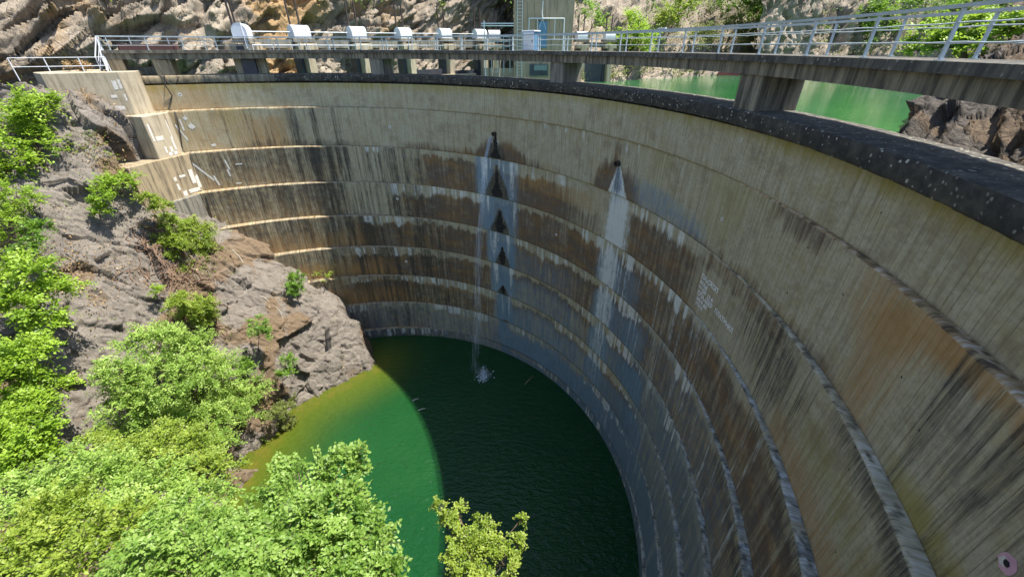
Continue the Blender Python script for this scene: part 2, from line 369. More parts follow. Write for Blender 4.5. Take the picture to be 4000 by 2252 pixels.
dam = empty('arch_dam', (-16, 12, -28), 'curved concrete arch dam wall with stained stepped tiers above the pool', 'dam')
def paint(k, th, z, u, rng):
    """weathering on one tier: returns stain (brown, black, white) and stain2 (ochre, wet film with reflected sky blue painted in, moss)"""
    n = len(th); dv = ZT[k] - z; H = ZT[k] - ZT[k + 1]
    lo = fb2(u * .25, dv * .15, 3, 3 + k); st = fb2(u * 2.3, dv * .10, 3, 31 + k); st3 = fb2(u * 6.5, dv * .12, 2, 51 + k); sp = fb2(u * 1.1, dv * .9, 4, 71 + k)
    br = np.zeros(n); bk = np.zeros(n); wh = np.zeros(n); oc = np.zeros(n); bl = np.zeros(n); mo = np.zeros(n)
    drip = .25 + 1.3 * np.maximum(0, lo - .33) + 1.0 * (st - .45) + .55 * (st3 - .5)      # depth of the clean strip under a lip
    if k == 0:
        mo += (1 - ss(.1, .75, dv + .6 * (lo - .5))) * (.35 + .65 * st)
        oc += win(th, 106, 130, 5) * .55 * (.5 + sp)
        bk += .25 * ss(.55, .75, st3) * ss(.5, .7, lo)
    if k == 1:
        dd = dv + .7 * (st - .5)
        br += ss(.1, .5, 1 - np.hypot((th - 53) / 9, (dv - 3.3) / 2.1) + .5 * (st - .5))
        br += .8 * win(th, 42, 74, 6) * ss(2.1, 3.0, dd + (lo - .5) * 1.6)
        br += ss(.05, .45, 1 - np.hypot((th - 27) / 6.5, (dv - 2.9) / 2.0) + .4 * (st - .5))
        br += .8 * win(th, 25, 29, 1.2) * win(dv, .25, 1.8, .3) * ss(.4, .6, st)
        br += .75 * win(th, -6, 2, 2.5) * (1 - ss(.2, .9, dv + .9 * (st - .5)))
        br += .55 * win(th, -14, 12, 3) * ss(2.5, 3.0, dd)
        bl += .6 * win(th, 9, 23, 3) * ss(.9, 2.0, dv + (th - 23) * .06 + .5 * (sp - .5)) * (1 - .4 * ss(2.6, 3, dv)); br += .35 * win(th, 9, 23, 3) * ss(1.2, 2.4, dv + (th - 23) * .05)
        wh += .9 * win(th, 23.2, 25.8, .8) * (1 - ss(.5, 1.1, dv + .8 * (st3 - .5))) * ss(.42, .55, st3)
        wh += .55 * win(th, 32, 46, 3) * (1 - ss(.3, 1.2, dv + 1.2 * (st3 - .5))) * ss(.5, .6, st3)
        oc += .95 * win(th, 97.5, 105, 2) * ss(.3, 1.0, dv) * (.4 + .8 * st) + .45 * win(th, 104, 119, 3) * (.3 + sp)
        bk += .8 * win(th, 88, 98, 2.5) * ss(.38, .6, st) * (1 - .3 * ss(2, 3, dv)) + .6 * win(th, 84, 108, 5) * ss(2.3, 2.9, dv + .5 * (st3 - .5))
        bk += .5 * win(th, 100, 112, 3) * ss(.55, .7, st3)
        oc += .62 * win(th, -19, -9, 3.2) * (1 - ss(.5, 1.6, dv + (th + 13) * -.16 + .9 * (st - .5))) + .6 * win(th, -14.5, -11.2, 1.6) * ss(.1, .5, dv)
        oc += .7 * win(th, -40, -14, 2) * (1 - ss(.3, .7, dv + .4 * (st - .5)))
        bk += .38 * ss(.0, .9, 1 - np.hypot((th + 18.5) / 5.5, (dv - 1.1) / 1.7) + 1.2 * (st3 - .5) + .8 * (sp - .5)) + .3 * win(th, -24, -15.5, 2) * ss(.5, .66, st3)
        mo += .9 * win(th, -45, -17, 2) * ss(2.2, 2.8, dv + .5 * (st - .5)) + .3 * ss(.5, .7, lo); bk += .75 * win(th, -45, -21, 2) * ss(2.45, 2.9, dv + .4 * (st - .5))
    if k >= 2:
        wl, wr = [(0, 0), (0, 0), (38, 73), (20, 80), (16, 92), (12, 98), (8, 100), (16, 106), (30, 110)][k]
        # brown bands below the pale strip under each lip
        body = ss(0, .35, dv - drip)
        br += body * win(th, wl, wr, 5) * (1.0 + .5 * (sp - .4)) * [0, 0, 1, 1, 1, .95, .8, .55, .4][k]
        oc += .4 * win(th, wl + 4, wr - 12, 6) * ss(0, .25, dv - drip) * (1 - ss(.35, 1.0, dv - drip)) * ss(.45, .6, lo)
        wh += .8 * win(th, wl - 18, wr + 2, 3) * (1 - ss(.05, .35, dv - drip * .8)) * ss(.52, .62, st3) * ss(.35, .55, lo)
        # lit left end: soot-dark streaks and orange
        L = win(th, [0, 0, 90, 92, 88, 86, 84, 84, 90][k], 125, 3)
        bk += L * [0, 0, .62, .8, .55, .35, .3, .35, .4][k] * (1 - .6 * ss(.6, 2.8, dv + 1.2 * (lo - .5))) * (.55 + 1.1 * (st - .3))
        bk += .35 * L * ss(.5, .62, st3)
        oc += L * [0, 0, .45, .45, .8, .9, .9, .4, 0][k] * ss(.5, 2.2, dv) * (.3 + sp)
        br += .7 * L * (.3 + st)
        bk += .6 * win(th, 70, 97, 5) * ss(.46, .6, st3) * (k < 7) + .4 * win(th, 72, 96, 5) * ss(.5, .62, st)
    if k == 2:
        br += .95 * win(th, 7.5, 25, 3) * ss(.05, .5, dv - .25 - .8 * (st - .4)); br += .6 * win(th, 28, 46, 4) * ss(1.2, 2.2, dv + (st - .5))
        oc += .5 * win(th, 30, 46, 4) * ss(.5, .9, dv) * (1 - ss(1.5, 2.1, dv)) ; br += .55 * win(th, -8, 8, 2) * ss(.35, .7, 1 - np.abs(dv - .35) / .9 + .8 * (st - .5))
        wh += .8 * win(th, 10, 23, 2) * (1 - ss(.3, .9, dv - .9 * (st3 - .45))) * ss(.5, .58, st3)
        wh += 1.0 * win(th, 81, 84.5, 1) * (1 - ss(.2, .75, dv)) * ss(.45, .6, st3)
        bk += .62 * ss(-.1, .8, 1 - np.hypot((th + 8.0) / 5.0, (dv - 1.3) / 2.2) + 1.3 * (st3 - .5)) + .4 * ss(-.1, .8, 1 - np.hypot((th + 3) / 4.0, (dv - 1.2) / 1.8) + 1.3 * (st3 - .5))
        bk += .9 * win(th, -45, -15, 3) * (1 - ss(.15, .9, dv + .6 * (sp - .5))); mo += .35 * win(th, -25, -10, 3) * ss(.3, 1.2, dv) * (1 - ss(1.5, 2.5, dv)); oc += .55 * win(th, -30, -9, 3) * ss(1.5, 2.4, dv + .5 * (sp - .5))
    if k >= 3:
        q = win(th, -45, wl + 4, 4)
        br += q * (1.05 - .05 * k) * (.5 + 1.0 * sp) * ss(-.1, .5, dv - .4 * drip)
        oc += .5 * win(th, -24, -6, 3) * (k < 5) * ss(.5, .7, lo) * (.3 + st)
        bk += .55 * win(th, -45, -9, 3) * (k < 5) * (1 - ss(.2, 1.6, dv + .9 * (st - .5))) + .25 * q * ss(.52, .64, st3)
        wh += .4 * q * ss(.60, .68, st3)
        bl += q * [0, 0, 0, .12, .35, .6, .85, 1.0, 1.0][k] * (.45 + lo); br *= 1 - q * [0, 0, 0, 0, .05, .15, .4, .6, .6][k]  # lower right tiers: sky reflection painted as blue
    # outlet at th 53.5: a dark wet tongue at the foot of each tier, lime at its sides; jet mist on the wall
    if k >= 1:
        TF = 0; wdt = [0, 2.2, 2.5, 2.3, 1.8, 1.5, 1.0, 0, 0][k]; c0 = [0, 53.6, 54.0, 54.2, 54.4, 55.2, 55.4, 55, 55][k]
        if wdt:
            top = [0, 1.3, .5, 1.0, 1.35, 2.1, 2.8][k]
            f = ss(0, .35, ss(top, H, dv) * .75 + .25 - np.abs(th - c0) / (wdt * 1.25) + .25 * (sp - .5)) * ss(top - .1, top + .1, dv)
            bk += 2.2 * f; br *= 1 - .8 * f; TF = f
            if k >= 2:
                wh += .75 * win(np.abs(th - c0), wdt * .75, wdt * 1.9, .5) * ss(.38, .58, st3) * (1 - f) * (1 - .6 * ss(1.0, 2.5, dv)); bl += .9 * ss(0, .5, 1 - np.abs(th - c0) / (wdt * 2.6)) * (1 - f)
        if k == 1: wh += .9 * ss(.3, .7, 1 - np.abs(np.abs(th - c0) - (dv - 1.25) * .95) / .45) * ss(1.3, 1.5, dv) * (.4 + st3)
        if k >= 2:
            jf = win(th, 56.0, 58.6, .7); bl += (.45 + .05 * k) * jf; br *= 1 - .55 * jf
        if k >= 4: bl += [0, 0, 0, 0, .35, .6, .85, .95, .9][k] * win(th, 40 - 2 * k, 58, 5) * ss(-.2, .9, dv - drip) * (.6 + .6 * lo); br *= 1 - [0, 0, 0, 0, .2, .45, .6, .6, .5][k] * win(th, 20, 58, 5) * ss(.2, 1.3, dv - drip)
        # outlet at th 26.6: pale spray fan widening downwards
        L2 = [0, 27.9, 28.0, 28.2, 28.0, 27.9, 27.9, 28, 28][k]; R2 = [0, 24.2, 20.8, 17.5, 13.5, 10, 6, 3, 3][k]
        if k == 1: hw = .12 + (dv - 1.25) * 1.15; f = ss(0, .4, hw - np.abs(th - 26.5 + .25 * (dv - 1.25)) + .3 * (st3 - .5)) * ss(1.25, 1.4, dv)
        else:
            cen = (L2 + 21.5) / 2; f = ss(0, .9, 1.05 - np.abs(th - (cen + .3)) / 3.8 * (1.35 - .3 * ss(0, 1.6, dv)) + .25 * (st3 - .5) - .9 * (1 - ss(-.2, 1.0, dv)) * (k > 2))
        br *= 1 - .9 * f; bk *= 1 - .8 * f; wh += [0, 1.2, 1.35, 1.0, .85, .55, .3, 0, 0][k] * f * (.6 + .7 * st3); bl += [0, .5, .55, .9, .95, .9, .9, .7, .7][k] * f
        if k >= 3: bl += [0, 0, 0, .5, .65, .75, .8, .8, .8][k] * win(th, R2, L2, 1.5) * ss(0, .8, dv - drip * .6 - .3); wh += .8 * win(th, R2 + 1, L2, 2) * ss(.0, .12, dv - drip) * (1 - ss(.15, .45, dv - drip)) * ss(.45, .58, st3)
    if k >= 1: bl = bl * (1 - .9 * TF); wh = wh * (1 - .85 * TF); bk = np.maximum(bk, 1.3 * TF)
    if k >= 7: bl += .35; br *= .6
    if k == 8: bl += .25; bk += .3
    A = np.clip(np.c_[br * .88, bk * .82, wh * .85], 0, 1); B = np.clip(np.c_[oc * .9, bl * .85, mo], 0, 1)
    return A, B
for k in range(9):
    cx, cy, r = circ(k); z0, z1 = ZT[k], ZT[k + 1]
    th = np.concatenate([np.linspace(127, 35, 215, endpoint=False), np.linspace(35, -26, 330, endpoint=False), np.linspace(-26, -46, 20)]); nr = max(14, int((z0 - z1) / .09))
    jag = (fb2(th * r * .017453 * 1.3, th * 0, 3, 90 + k) - .5)
    rows = [(o_, z0 + 0 * th) for o_ in (-.9, -.5, -.4, -.3, -.2, -.12)] + [(-.05 + .03 * jag, z0 - .0 * th), (-.005 + .07 * jag, z0 - .035)]; offs = [-.9, -.5, -.4, -.3, -.2, -.12, -.05, 0]
    if k == 0: rows = []
    zz = np.linspace(z0 - .07, z1 - .03, nr)
    rows += [(0.0 + .015 * jag * max(0, 1 - i / 3), z + 0 * th) for i, z in enumerate(zz)] + [(-.7, z1 - .03 + 0 * th)]
    V = []; nrow = len(rows)
    for off, z in rows:
        rr = r - off; V.append(np.c_[cx + rr * np.cos(np.radians(th)), cy + rr * np.sin(np.radians(th)), z + 0 * th])
    V = np.concatenate(V); TH = np.tile(th, nrow); U = TH * r * math.pi / 180
    A, B = paint(k, TH, V[:, 2], U, None)
    if k:       # ledges: grey crust, lichen and grit
        lm = np.repeat([1.0] * 7 + [.6] + [0] * (nrow - 8), len(th)); g = fb2(U * 5.5, np.repeat(offs + [0] * (nrow - 8), len(th)) * 9.0, 4, 120 + k)
        A[:, 0] = np.where(lm > .5, np.where(TH > 60, .55, .3 * (k == 1)), A[:, 0]); A[:, 1] = np.where(lm > .5, np.clip((g - .44) * 3.0, 0, .85) * (TH < 60), A[:, 1]); A[:, 2] = np.where(lm > .5, np.clip((.58 - g) * 2.5, 0, .28) * (TH < 60), A[:, 2])
        B[:, 0] = np.where(lm > .5, .7 * (k == 1) * (TH < 20), B[:, 0]); B[:, 1] = np.where(lm > .5, .35 * (k > 2) * (TH < 60), B[:, 1])
    npmesh('concrete_tier', V, gridF(nrow, len(th), True), M['wall'], dam, False, {'stain': A, 'stain2': B}, np.c_[U, V[:, 2]])
# coping, pale where it is sheltered at the far end
def coping_seg(t0, t1, n, mat, mtop):
    th = np.linspace(t0, t1, n)
    for prof, mt, nm in (([(24.35, -2.40), (24.12, -2.38), (24.10, -2.33), (24.09, -2.12), (24.085, -1.93), (24.10, -1.895)], mat, 'coping_face'), ([(24.10, -1.895), (24.13, -1.872), (24.4, -1.862), (24.8, -1.85), (25.3, -1.845), (25.75, -1.86), (25.93, -1.93), (25.97, -2.4)], mtop, 'coping_top')):
        m = len(prof); V = []
        for i, (r, z) in enumerate(prof):
            e = 1 if abs(r - 24.10) < .006 and abs(z + 1.895) < .001 else 0
            s1 = 7 if e else i + (20 if nm == 'coping_top' else 0)
            x = r + .075 * (fb2(th * 1.6, th * 0 + s1, 5, 140) - .5); zz = z + .05 * (fb2(th * 2.1, th * 0 + s1 * 2, 4, 150) - .5)
            V.append(np.c_[DC[0] + x * np.cos(np.radians(th)), DC[1] + x * np.sin(np.radians(th)), zz])
        npmesh(nm, np.concatenate(V), gridF(m, n, False), mt, dam)
coping_seg(121.5, 108.9, 40, M['ochre_concrete'], M['ochre_concrete']); coping_seg(109.0, 96.5, 40, M['beam'], M['beam']); coping_seg(96.6, -46, 520, M['coping'], M['coping_top'])
# upstream body of the dam below the coping
MB().arc(DC[0], DC[1], [(25.4, -2.35), (25.95, -2.35), (27.2, -30), (26.4, -30)], 123, -46, 60).build('upstream_face', M['grey_concrete'], dam)
# walkway: slab, edge beams, piers
MB().arc(DC[0], DC[1], [(23.98, -.42), (24.0, -.225), (25.95, -.225), (25.97, -.42)], 121.6, -46, 150).build('walkway_slab', M['slab_edge'], dam)
MB().arc(DC[0], DC[1], [(24.14, -.80), (24.12, -.415), (24.48, -.415), (24.48, -.80)], 121.4, -46, 150).build('edge_beam', M['beam'], dam)
MB().arc(DC[0], DC[1], [(25.5, -.80), (25.5, -.415), (25.83, -.415), (25.83, -.80)], 121.4, -46, 150).build('edge_beam', M['beam'], dam)
def pier(tc, w, mat, r0=24.22, r1=25.8):
    h = w / 2 / r0 * 180 / math.pi
    P = [dp(r0, tc - h, 0), dp(r0, tc + h, 0), dp(r1, tc + h, 0), dp(r1, tc - h, 0)]
    MB().prism([(p.x, p.y) for p in P], -1.95, -.78).build('pier', mat, dam, bevel=.02)
for tc, m in ((7.8, 'beam'), (39.6, 'grey_concrete'), (76.8, 'grey_concrete'), (114.0, 'ochre_concrete'), (120.6, 'ochre_concrete'), (-27, 'beam')):
    pier(tc, 1.1, M[m])
# low breast wall between the two end piers
P = [dp(25.3, 113, 0), dp(25.3, 121, 0), dp(25.6, 121, 0), dp(25.6, 113, 0)]
MB().prism([(p.x, p.y) for p in P], -1.95, -1.30).build('breast_wall', M['grey_concrete'], dam)

# outlet pipes through the wall
def pipe_outlet(th, z):
    a = wall_pt(1, th, z, -.3); b = wall_pt(1, th, z, .22); d = (b - a).normalized(); x = d.orthogonal().normalized(); y = d.cross(x)
    o = MB(); n = 14; v = []
    for p, r in ((a, .16), (b, .16), (b, .12), (a, .12)):
        v += [tuple(p + (x * math.cos(2*math.pi*i/n) + y * math.sin(2*math.pi*i/n)) * r) for i in range(n)]
    o.v = v
    for k in range(3):
        for i in range(n): j = (i+1) % n; o.f.append((k*n+i, k*n+j, (k+1)*n+j, (k+1)*n+i))
    o.f.append(tuple(2*n+i for i in range(n)) if False else tuple(3*n+i for i in range(n)))
    return o.build('outlet_pipe', M['dark_steel'], dam)
pipe_outlet(53.5, -5.45); pipe_outlet(26.6, -5.5)
# dark algae tongues under the left outlet, one on each tier
M['algae'] = mat_concrete('black_algae', (.035, .03, .022), (.02, .02, .018), (.008, .008, .008), .7, 3.0, 0, False)
def tongue(k, thc, zt, zb, w, sharp, seed):
    rg = random.Random(seed); cx, cy, r = circ(k); n = 22; m = MB(); L_ = []; R_ = []
    for i in range(n + 1):
        f = i / n; z = zt + (zb - zt) * f; hw = w * (f ** sharp) * (1 - .2 * f ** 4) * (.82 + .3 * math.sin(f * 7 + seed)) + .01
        L_.append((thc + math.degrees((hw * (1 + rg.uniform(-.3, .3))) / r), z)); R_.append((thc - math.degrees((hw * (1 + rg.uniform(-.3, .3))) / r), z))
    for i in range(n + 1):
        for j in range(7):
            th = L_[i][0] + (R_[i][0] - L_[i][0]) * j / 6; m.v.append(tuple(wall_pt(k, th, L_[i][1], .008 + (.02 * rg.random() if 0 < j < 6 and 0 < i < n else 0))))
    for i in range(n):
        for j in range(6): q = i * 7 + j; m.f.append((q, q + 1, q + 8, q + 7))
    return m.build('algae_tongue', M['algae'], dam)
for a_ in ((1, 53.4, -5.5, -7.18, .52, .85, 1), (2, 54.0, -8.1, -10.17, .5, .6, 2), (3, 54.2, -11.3, -13.17, .5, .4, 3), (4, 54.4, -14.4, -16.17, .38, .45, 4), (5, 55.2, -18.3, -19.17, .32, .5, 5)): tongue(*a_)
# survey bolts: round paint dabs with a hole
def disc(p, nrm, r, seed, n=14, wob=.12):
    x = Vector((0, 0, 1)).cross(nrm).normalized(); y = nrm.cross(x); m = MB(); rg = random.Random(seed)
    m.v = [tuple(p)] + [tuple(p + (x * math.cos(2*math.pi*i/n) + y * math.sin(2*math.pi*i/n)) * r * (1 + wob * rg.uniform(-1, 1))) for i in range(n)]
    m.f = [(0, 1 + i, 1 + (i + 1) % n) for i in range(n)]; return m
def wall_n(k, th): return Vector((-math.cos(R(th)), -math.sin(R(th)), 0))
for k, th, z, r, c in ((0, 112.4, -3.14, .13, 0), (1, 7.3, -5.76, .085, 1), (3, 39.3, -11.68, .10, 0), (1, 76.9, -5.62, .14, 0), (3, 80.2, -11.62, .12, 0), (1, -22.6, -5.86, .15, 2), (0, 8.7, -2.85, .07, 0), (5, 83.3, -17.71, .13, 0)):
    nn = wall_n(k, th)
    dsk = disc(wall_pt(k, th, z, .006), nn, r, k * 10 + 3).build('survey_mark', M['pink_paint'] if c == 2 else M['white_paint'], dam)
    if c == 2: disc(wall_pt(k, th + .1, z - .03, .009), nn, .07, 5).build('survey_mark', M['white_paint'], dam)
    disc(wall_pt(k, th, z, .012), nn, r * .33, 8).build('bolt_hole', M['hole'], dsk)
# hand-painted white lettering on the third tier
def lettering(txt, th0, zb, size, k=2, width=None, shear=0.0):
    cu = bpy.data.curves.new('lettering', 'FONT'); cu.body = txt; cu.size = size; cu.shear = shear; cu.resolution_u = 2; cu.offset = size * .035
    tmp = bpy.data.objects.new('tmp_text', cu); col.objects.link(tmp); bpy.context.view_layer.update()
    dg = bpy.context.evaluated_depsgraph_get(); me = bpy.data.meshes.new_from_object(tmp.evaluated_get(dg)); bpy.data.objects.remove(tmp)
    bm = bmesh.new(); bm.from_mesh(me); bmesh.ops.triangulate(bm, faces=bm.faces); bm.to_mesh(me); bm.free()
    cx, cy, r = circ(k); xs = [v.co.x for v in me.vertices]; sc = (width / (max(xs) - min(xs))) if width else 1.0
    rg = random.Random(3)
    for v in me.vertices:
        th = th0 - math.degrees(v.co.x * sc / r); z = zb + v.co.y + .015 * math.sin(v.co.x * 9); v.co = wall_pt(k, th, z, .007)
    bm = bmesh.new(); bm.from_mesh(me)
    for f in bm.faces:
        f.normal_update()
        if f.normal.dot(wall_n(k, th0)) < 0: f.normal_flip()
    bm.to_mesh(me); bm.free()
    o = link('lettering', me, M['letter_paint'], dam); return o
lettering('ПА-СКОП', 6.75, -8.52, .30, width=1.28); lettering('КОЦЕ', 6.75, -8.78, .22, width=.62); lettering('ЧАДЕ', 6.75, -9.02, .22, width=.62); lettering('15.8', 5.0, -9.04, .22, width=.42)
lettering('СПАЈДЕР', 6.7, -9.32, .30, width=1.22); lettering('ПЛАТИНКЛ', 3.1, -9.30, .29, width=1.45)
lettering('30.9.85', 6.6, -9.56, .22, width=.86); lettering('ГОЧЕ', 6.5, -9.80, .22, width=.55)

# ================================================================== RAILINGS OF THE WALKWAY
def railing(name, r, t0, t1, step, t_first, label, h=.875):
    o = empty(name, dp(r, 60, -.225), label, 'railing', 'walkway railings')
    zb = -.225
    for dz, hh, ww in ((h - .03, .06, .075),):
        MB().arc(DC[0], DC[1], [(r - ww/2, zb+dz-hh/2), (r - ww/2, zb+dz+hh/2), (r + ww/2, zb+dz+hh/2), (r + ww/2, zb+dz-hh/2)], t0, t1, 150).build('top_rail', M['rail'], o)
    for fr in (.67, .33):
        pts = [dp(r, t0 + (t1 - t0) * i / 150, zb + h * fr + .008 * math.sin(i * 1.7)) for i in range(151)]
        MB().tube(pts, .013, 6).build('rod', M['rail'], o, True)
    base = None; t = t_first
    while t > t1:
        a = R(t); p = dp(r, t, zb)
        if base is None:
            m = MB().box((0, 0, h/2 - .03), (.055, .05, h - .06)); m.box((0, 0, .008), (.13, .12, .016)); base = m.build('post', M['rail'], o); q = base
        else:
            q = base.copy(); col.objects.link(q)
        q.parent = o; q.matrix_parent_inverse = Matrix.Translation(-Vector(o.location)); q.location = p; q.rotation_euler = (0, 0, a)
        t -= step
    return o
railing('walkway_railing', 24.2, 121.4, -20, 5.12, 120.2, 'pale blue steel railing along the downstream edge of the walkway, above the dam face')
railing('walkway_railing', 25.75, 121.4, -20, 5.12, 117.9, 'pale blue steel railing along the reservoir side of the walkway')

# ================================================================== ABUTMENT BLOCKS (left end)
ab = empty('abutment', (-27, 31, -5), 'stepped pale concrete abutment blocks with white paint marks at the left end of the dam', 'abutment')
MB().prism([(-27.3, 31.6), (-26.9, 32.6), (-28.0, 35.0), (-32.5, 35.0), (-32.6, 31.0), (-30.6, 29.5)], -9.0, -1.50).build('concrete_block', M['pale_concrete'], ab, bevel=.03)
MB().prism([(-26.35, 30.75), (-26.05, 32.5), (-26.3, 34.0), (-29, 34.3), (-28.2, 31.2)], -9.0, -4.27).build('concrete_block', M['pale_concrete'], ab, bevel=.03)
MB().prism([(-26.75, 28.3), (-26.25, 30.6), (-25.5, 32.7), (-27.0, 34.6), (-29.5, 34.0), (-29.0, 28.2)], -12.5, -7.24).build('concrete_block', M['ochre_concrete'], ab, bevel=.03)
MB().prism([(-26.1, 30.0), (-25.45, 31.9), (-25.0, 32.7), (-26.0, 34.0), (-28, 33), (-27.6, 29.7)], -12.4, -10.26).build('concrete_block', M['grey_concrete'], ab, bevel=.03)
def patch(P, w, h, nrm, seed, mat='white_paint', parent=ab, rot=0):
    nrm = Vector(nrm).normalized(); x = Vector((0, 0, 1)).cross(nrm).normalized(); y = nrm.cross(x); rg = random.Random(seed); m = MB()
    if rot: x, y = x * math.cos(rot) + y * math.sin(rot), y * math.cos(rot) - x * math.sin(rot)
    P = Vector(P) + nrm * .012; pts = []
    for i in range(20):
        a = i / 20 * 4; s_, f = int(a), a - int(a)
        u, v = [(-1 + 2*f, -1), (1, -1 + 2*f), (1 - 2*f, 1), (-1, 1 - 2*f)][s_]
        pts.append(P + x * (u * w / 2 * (1 + rg.uniform(-.14, .1))) + y * (v * h / 2 * (1 + rg.uniform(-.14, .1))))
    m.v = [tuple(P)] + [tuple(p) for p in pts]; m.f = [(0, 1 + i, 1 + (i + 1) % 20) for i in range(20)]
    return m.build('paint_mark', M[mat], parent)
def face_marks(p0, p1, marks, seed):
    p0, p1 = Vector(p0), Vector(p1); d = (p1 - p0); n = Vector((d.y, -d.x, 0)).normalized()
    if n.y > 0: n = -n
    for i, (f, z, w, h) in enumerate(marks):
        q = p0 + d * f; patch((q.x, q.y, z), w, h, n, seed + i)
face_marks((-30.6, 29.5), (-27.3, 31.6), [(.88, -2.3, .25, .55), (.95, -2.25, .16, .6), (.72, -3.75, 1.2, .28), (.8, -3.0, .35, .2), (.55, -3.1, .2, .4), (.42, -2.9, .25, .25), (.60, -3.5, .3, .15), (.95, -3.1, .1, .45)], 20)
face_marks((-26.35, 30.75), (-26.05, 32.5), [(.12, -5.4, .16, 1.2), (.38, -5.85, .6, .28), (.45, -6.7, .16, .5), (.7, -6.85, .2, .6), (.9, -6.4, .16, 1.0), (.7, -7.05, .7, .25), (.95, -5.4, .07, 1.4)], 40)
face_marks((-26.25, 30.6), (-25.5, 32.7), [(.80, -8.9, .32, 1.1), (.93, -9.4, .25, 1.0), (.48, -8.7, .5, .18), (.22, -8.8, .2, .3), (.22, -9.4, .18, .5), (.7, -9.95, .9, .3), (.35, -10.0, .3, .4), (-.5, -8.5, .5, .35)], 60)
for k, th, z, w, h, rt in ((1, 116.0, -5.75, .12, 1.3, .35), (1, 115.5, -5.2, .12, .8, 0), (2, 116.9, -8.7, .14, 1.9, .6), (2, 115.2, -9.5, .14, .8, .2), (2, 112.4, -8.35, .13, .8, .15), (2, 112.6, -9.0, .13, .6, .1), (2, 110.3, -8.35, .5, .1, 0), (2, 111.5, -9.9, .4, .12, 0), (1, 111.7, -6.84, .32, .2, .2), (1, 114.1, -5.35, .36, .36, .6), (1, 114.6, -4.75, .25, .25, .5)):
    patch(wall_pt(k, th, z), w, h, wall_n(k, th), int(th * 10), 'white_paint', dam, rt)

# ================================================================== PATH, STEEL STAIR, CABLE
pr = empty('path_railing', (-30, 30.8, -1.5), 'thin white pipe railing along the path on top of the abutment', 'railing')
PA = [(-31.7, 29.1), (-30.3, 29.95), (-28.9, 30.85), (-27.75, 31.6)]
for i, (x, y) in enumerate(PA):
    MB().tube([(x, y, -1.9), (x, y, -.62)], .028, 6).build('post', M['white_metal'], pr)
for z in (-.62, -1.12): MB().tube([(x, y, z) for x, y in PA], .022, 6).build('rail', M['white_metal'], pr)
st = empty('steel_stair', (-28.6, 32.4, -1.5), 'short pale steel stair rising from the path to the end of the walkway', 'stair')
A0 = Vector((-28.5, 32.2, -1.5)); A1 = dp(24.3, 121.2, -.24); A0b = A0 + Vector((-.75, .35, 0)); A1b = A1 + Vector((-.55, .55, 0))
for a, b in ((A0, A1), (A0b, A1b)):
    MB().bar(a + Vector((0, 0, .05)), b, .05, .18).build('stringer', M['white_metal'], st)
    up = Vector((0, 0, .87)); MB().bar(a + up, b + up, .05, .05).build('handrail', M['white_metal'], st); up2 = up * .5
    MB().bar(a + up2, b + up2, .035, .035).build('handrail', M['white_metal'], st)
    MB().bar(a, a + up, .045).build('post', M['white_metal'], st); MB().bar(b, b + up, .045).build('post', M['white_metal'], st)
for i in range(6):
    f = (i + .5) / 6; MB().bar(A0.lerp(A1, f), A0b.lerp(A1b, f), .22, .03).build('tread', M['dark_steel'], st)
# dark red steel tank behind the railing
tk = empty('steel_trough', dp(25.5, 117, -.22), 'dark red-brown steel trough lying on the walkway behind the railing', 'trough')
P = [dp(25.1, 119.6, 0), dp(25.1, 111.5, 0), dp(25.6, 111.5, 0), dp(25.6, 119.6, 0)]
MB().prism([(p.x, p.y) for p in P], -.22, .14).build('trough_body', M['red_brown'], tk, bevel=.015)
for i in range(6):
    t = 119.3 - i * 1.5; MB().bar(dp(25.08, t, -.2), dp(25.08, t, .13), .05, .03).build('rib', M['red_brown'], tk)
cb = empty('cable', (-25.5, 33.3, -3), 'black cable hanging from the walkway and running down the left end of the dam face', 'cable')
pts = [dp(24.05, 114.6, -1.0), dp(24.04, 114.3, -1.95), wall_pt(0, 113.9, -2.45, .2), wall_pt(0, 113.6, -3.2, .04), wall_pt(0, 114.9, -4.1, .06), wall_pt(1, 115.7, -4.3, .05), wall_pt(1, 116.0, -5.2, .04), wall_pt(1, 116.4, -6.1, .04), wall_pt(1, 116.9, -7.05, .05), wall_pt(2, 118.0, -7.5, .05), wall_pt(2, 118.4, -9.0, .04), wall_pt(2, 118.6, -10.1, .05), wall_pt(3, 119.9, -10.5, .06), wall_pt(3, 120.7, -13.0, .1)]
MB().tube(pts, .035, 6).build('line', M['black'], cb, True)
lp = [dp(24.03, 114.8 - 2.6 * f, -1.92 - .55 * math.sin(math.pi * f)) for f in [i / 10 for i in range(11)]]
MB().tube(lp, .025, 5).build('slack_loop', M['black'], cb, True)
lp = [dp(24.1, 114.5 - 9 * f, -.78 - .16 * math.sin(math.pi * f)) for f in [i / 10 for i in range(11)]]
MB().tube(lp, .02, 5).build('slack_loop', M['black'], cb, True)

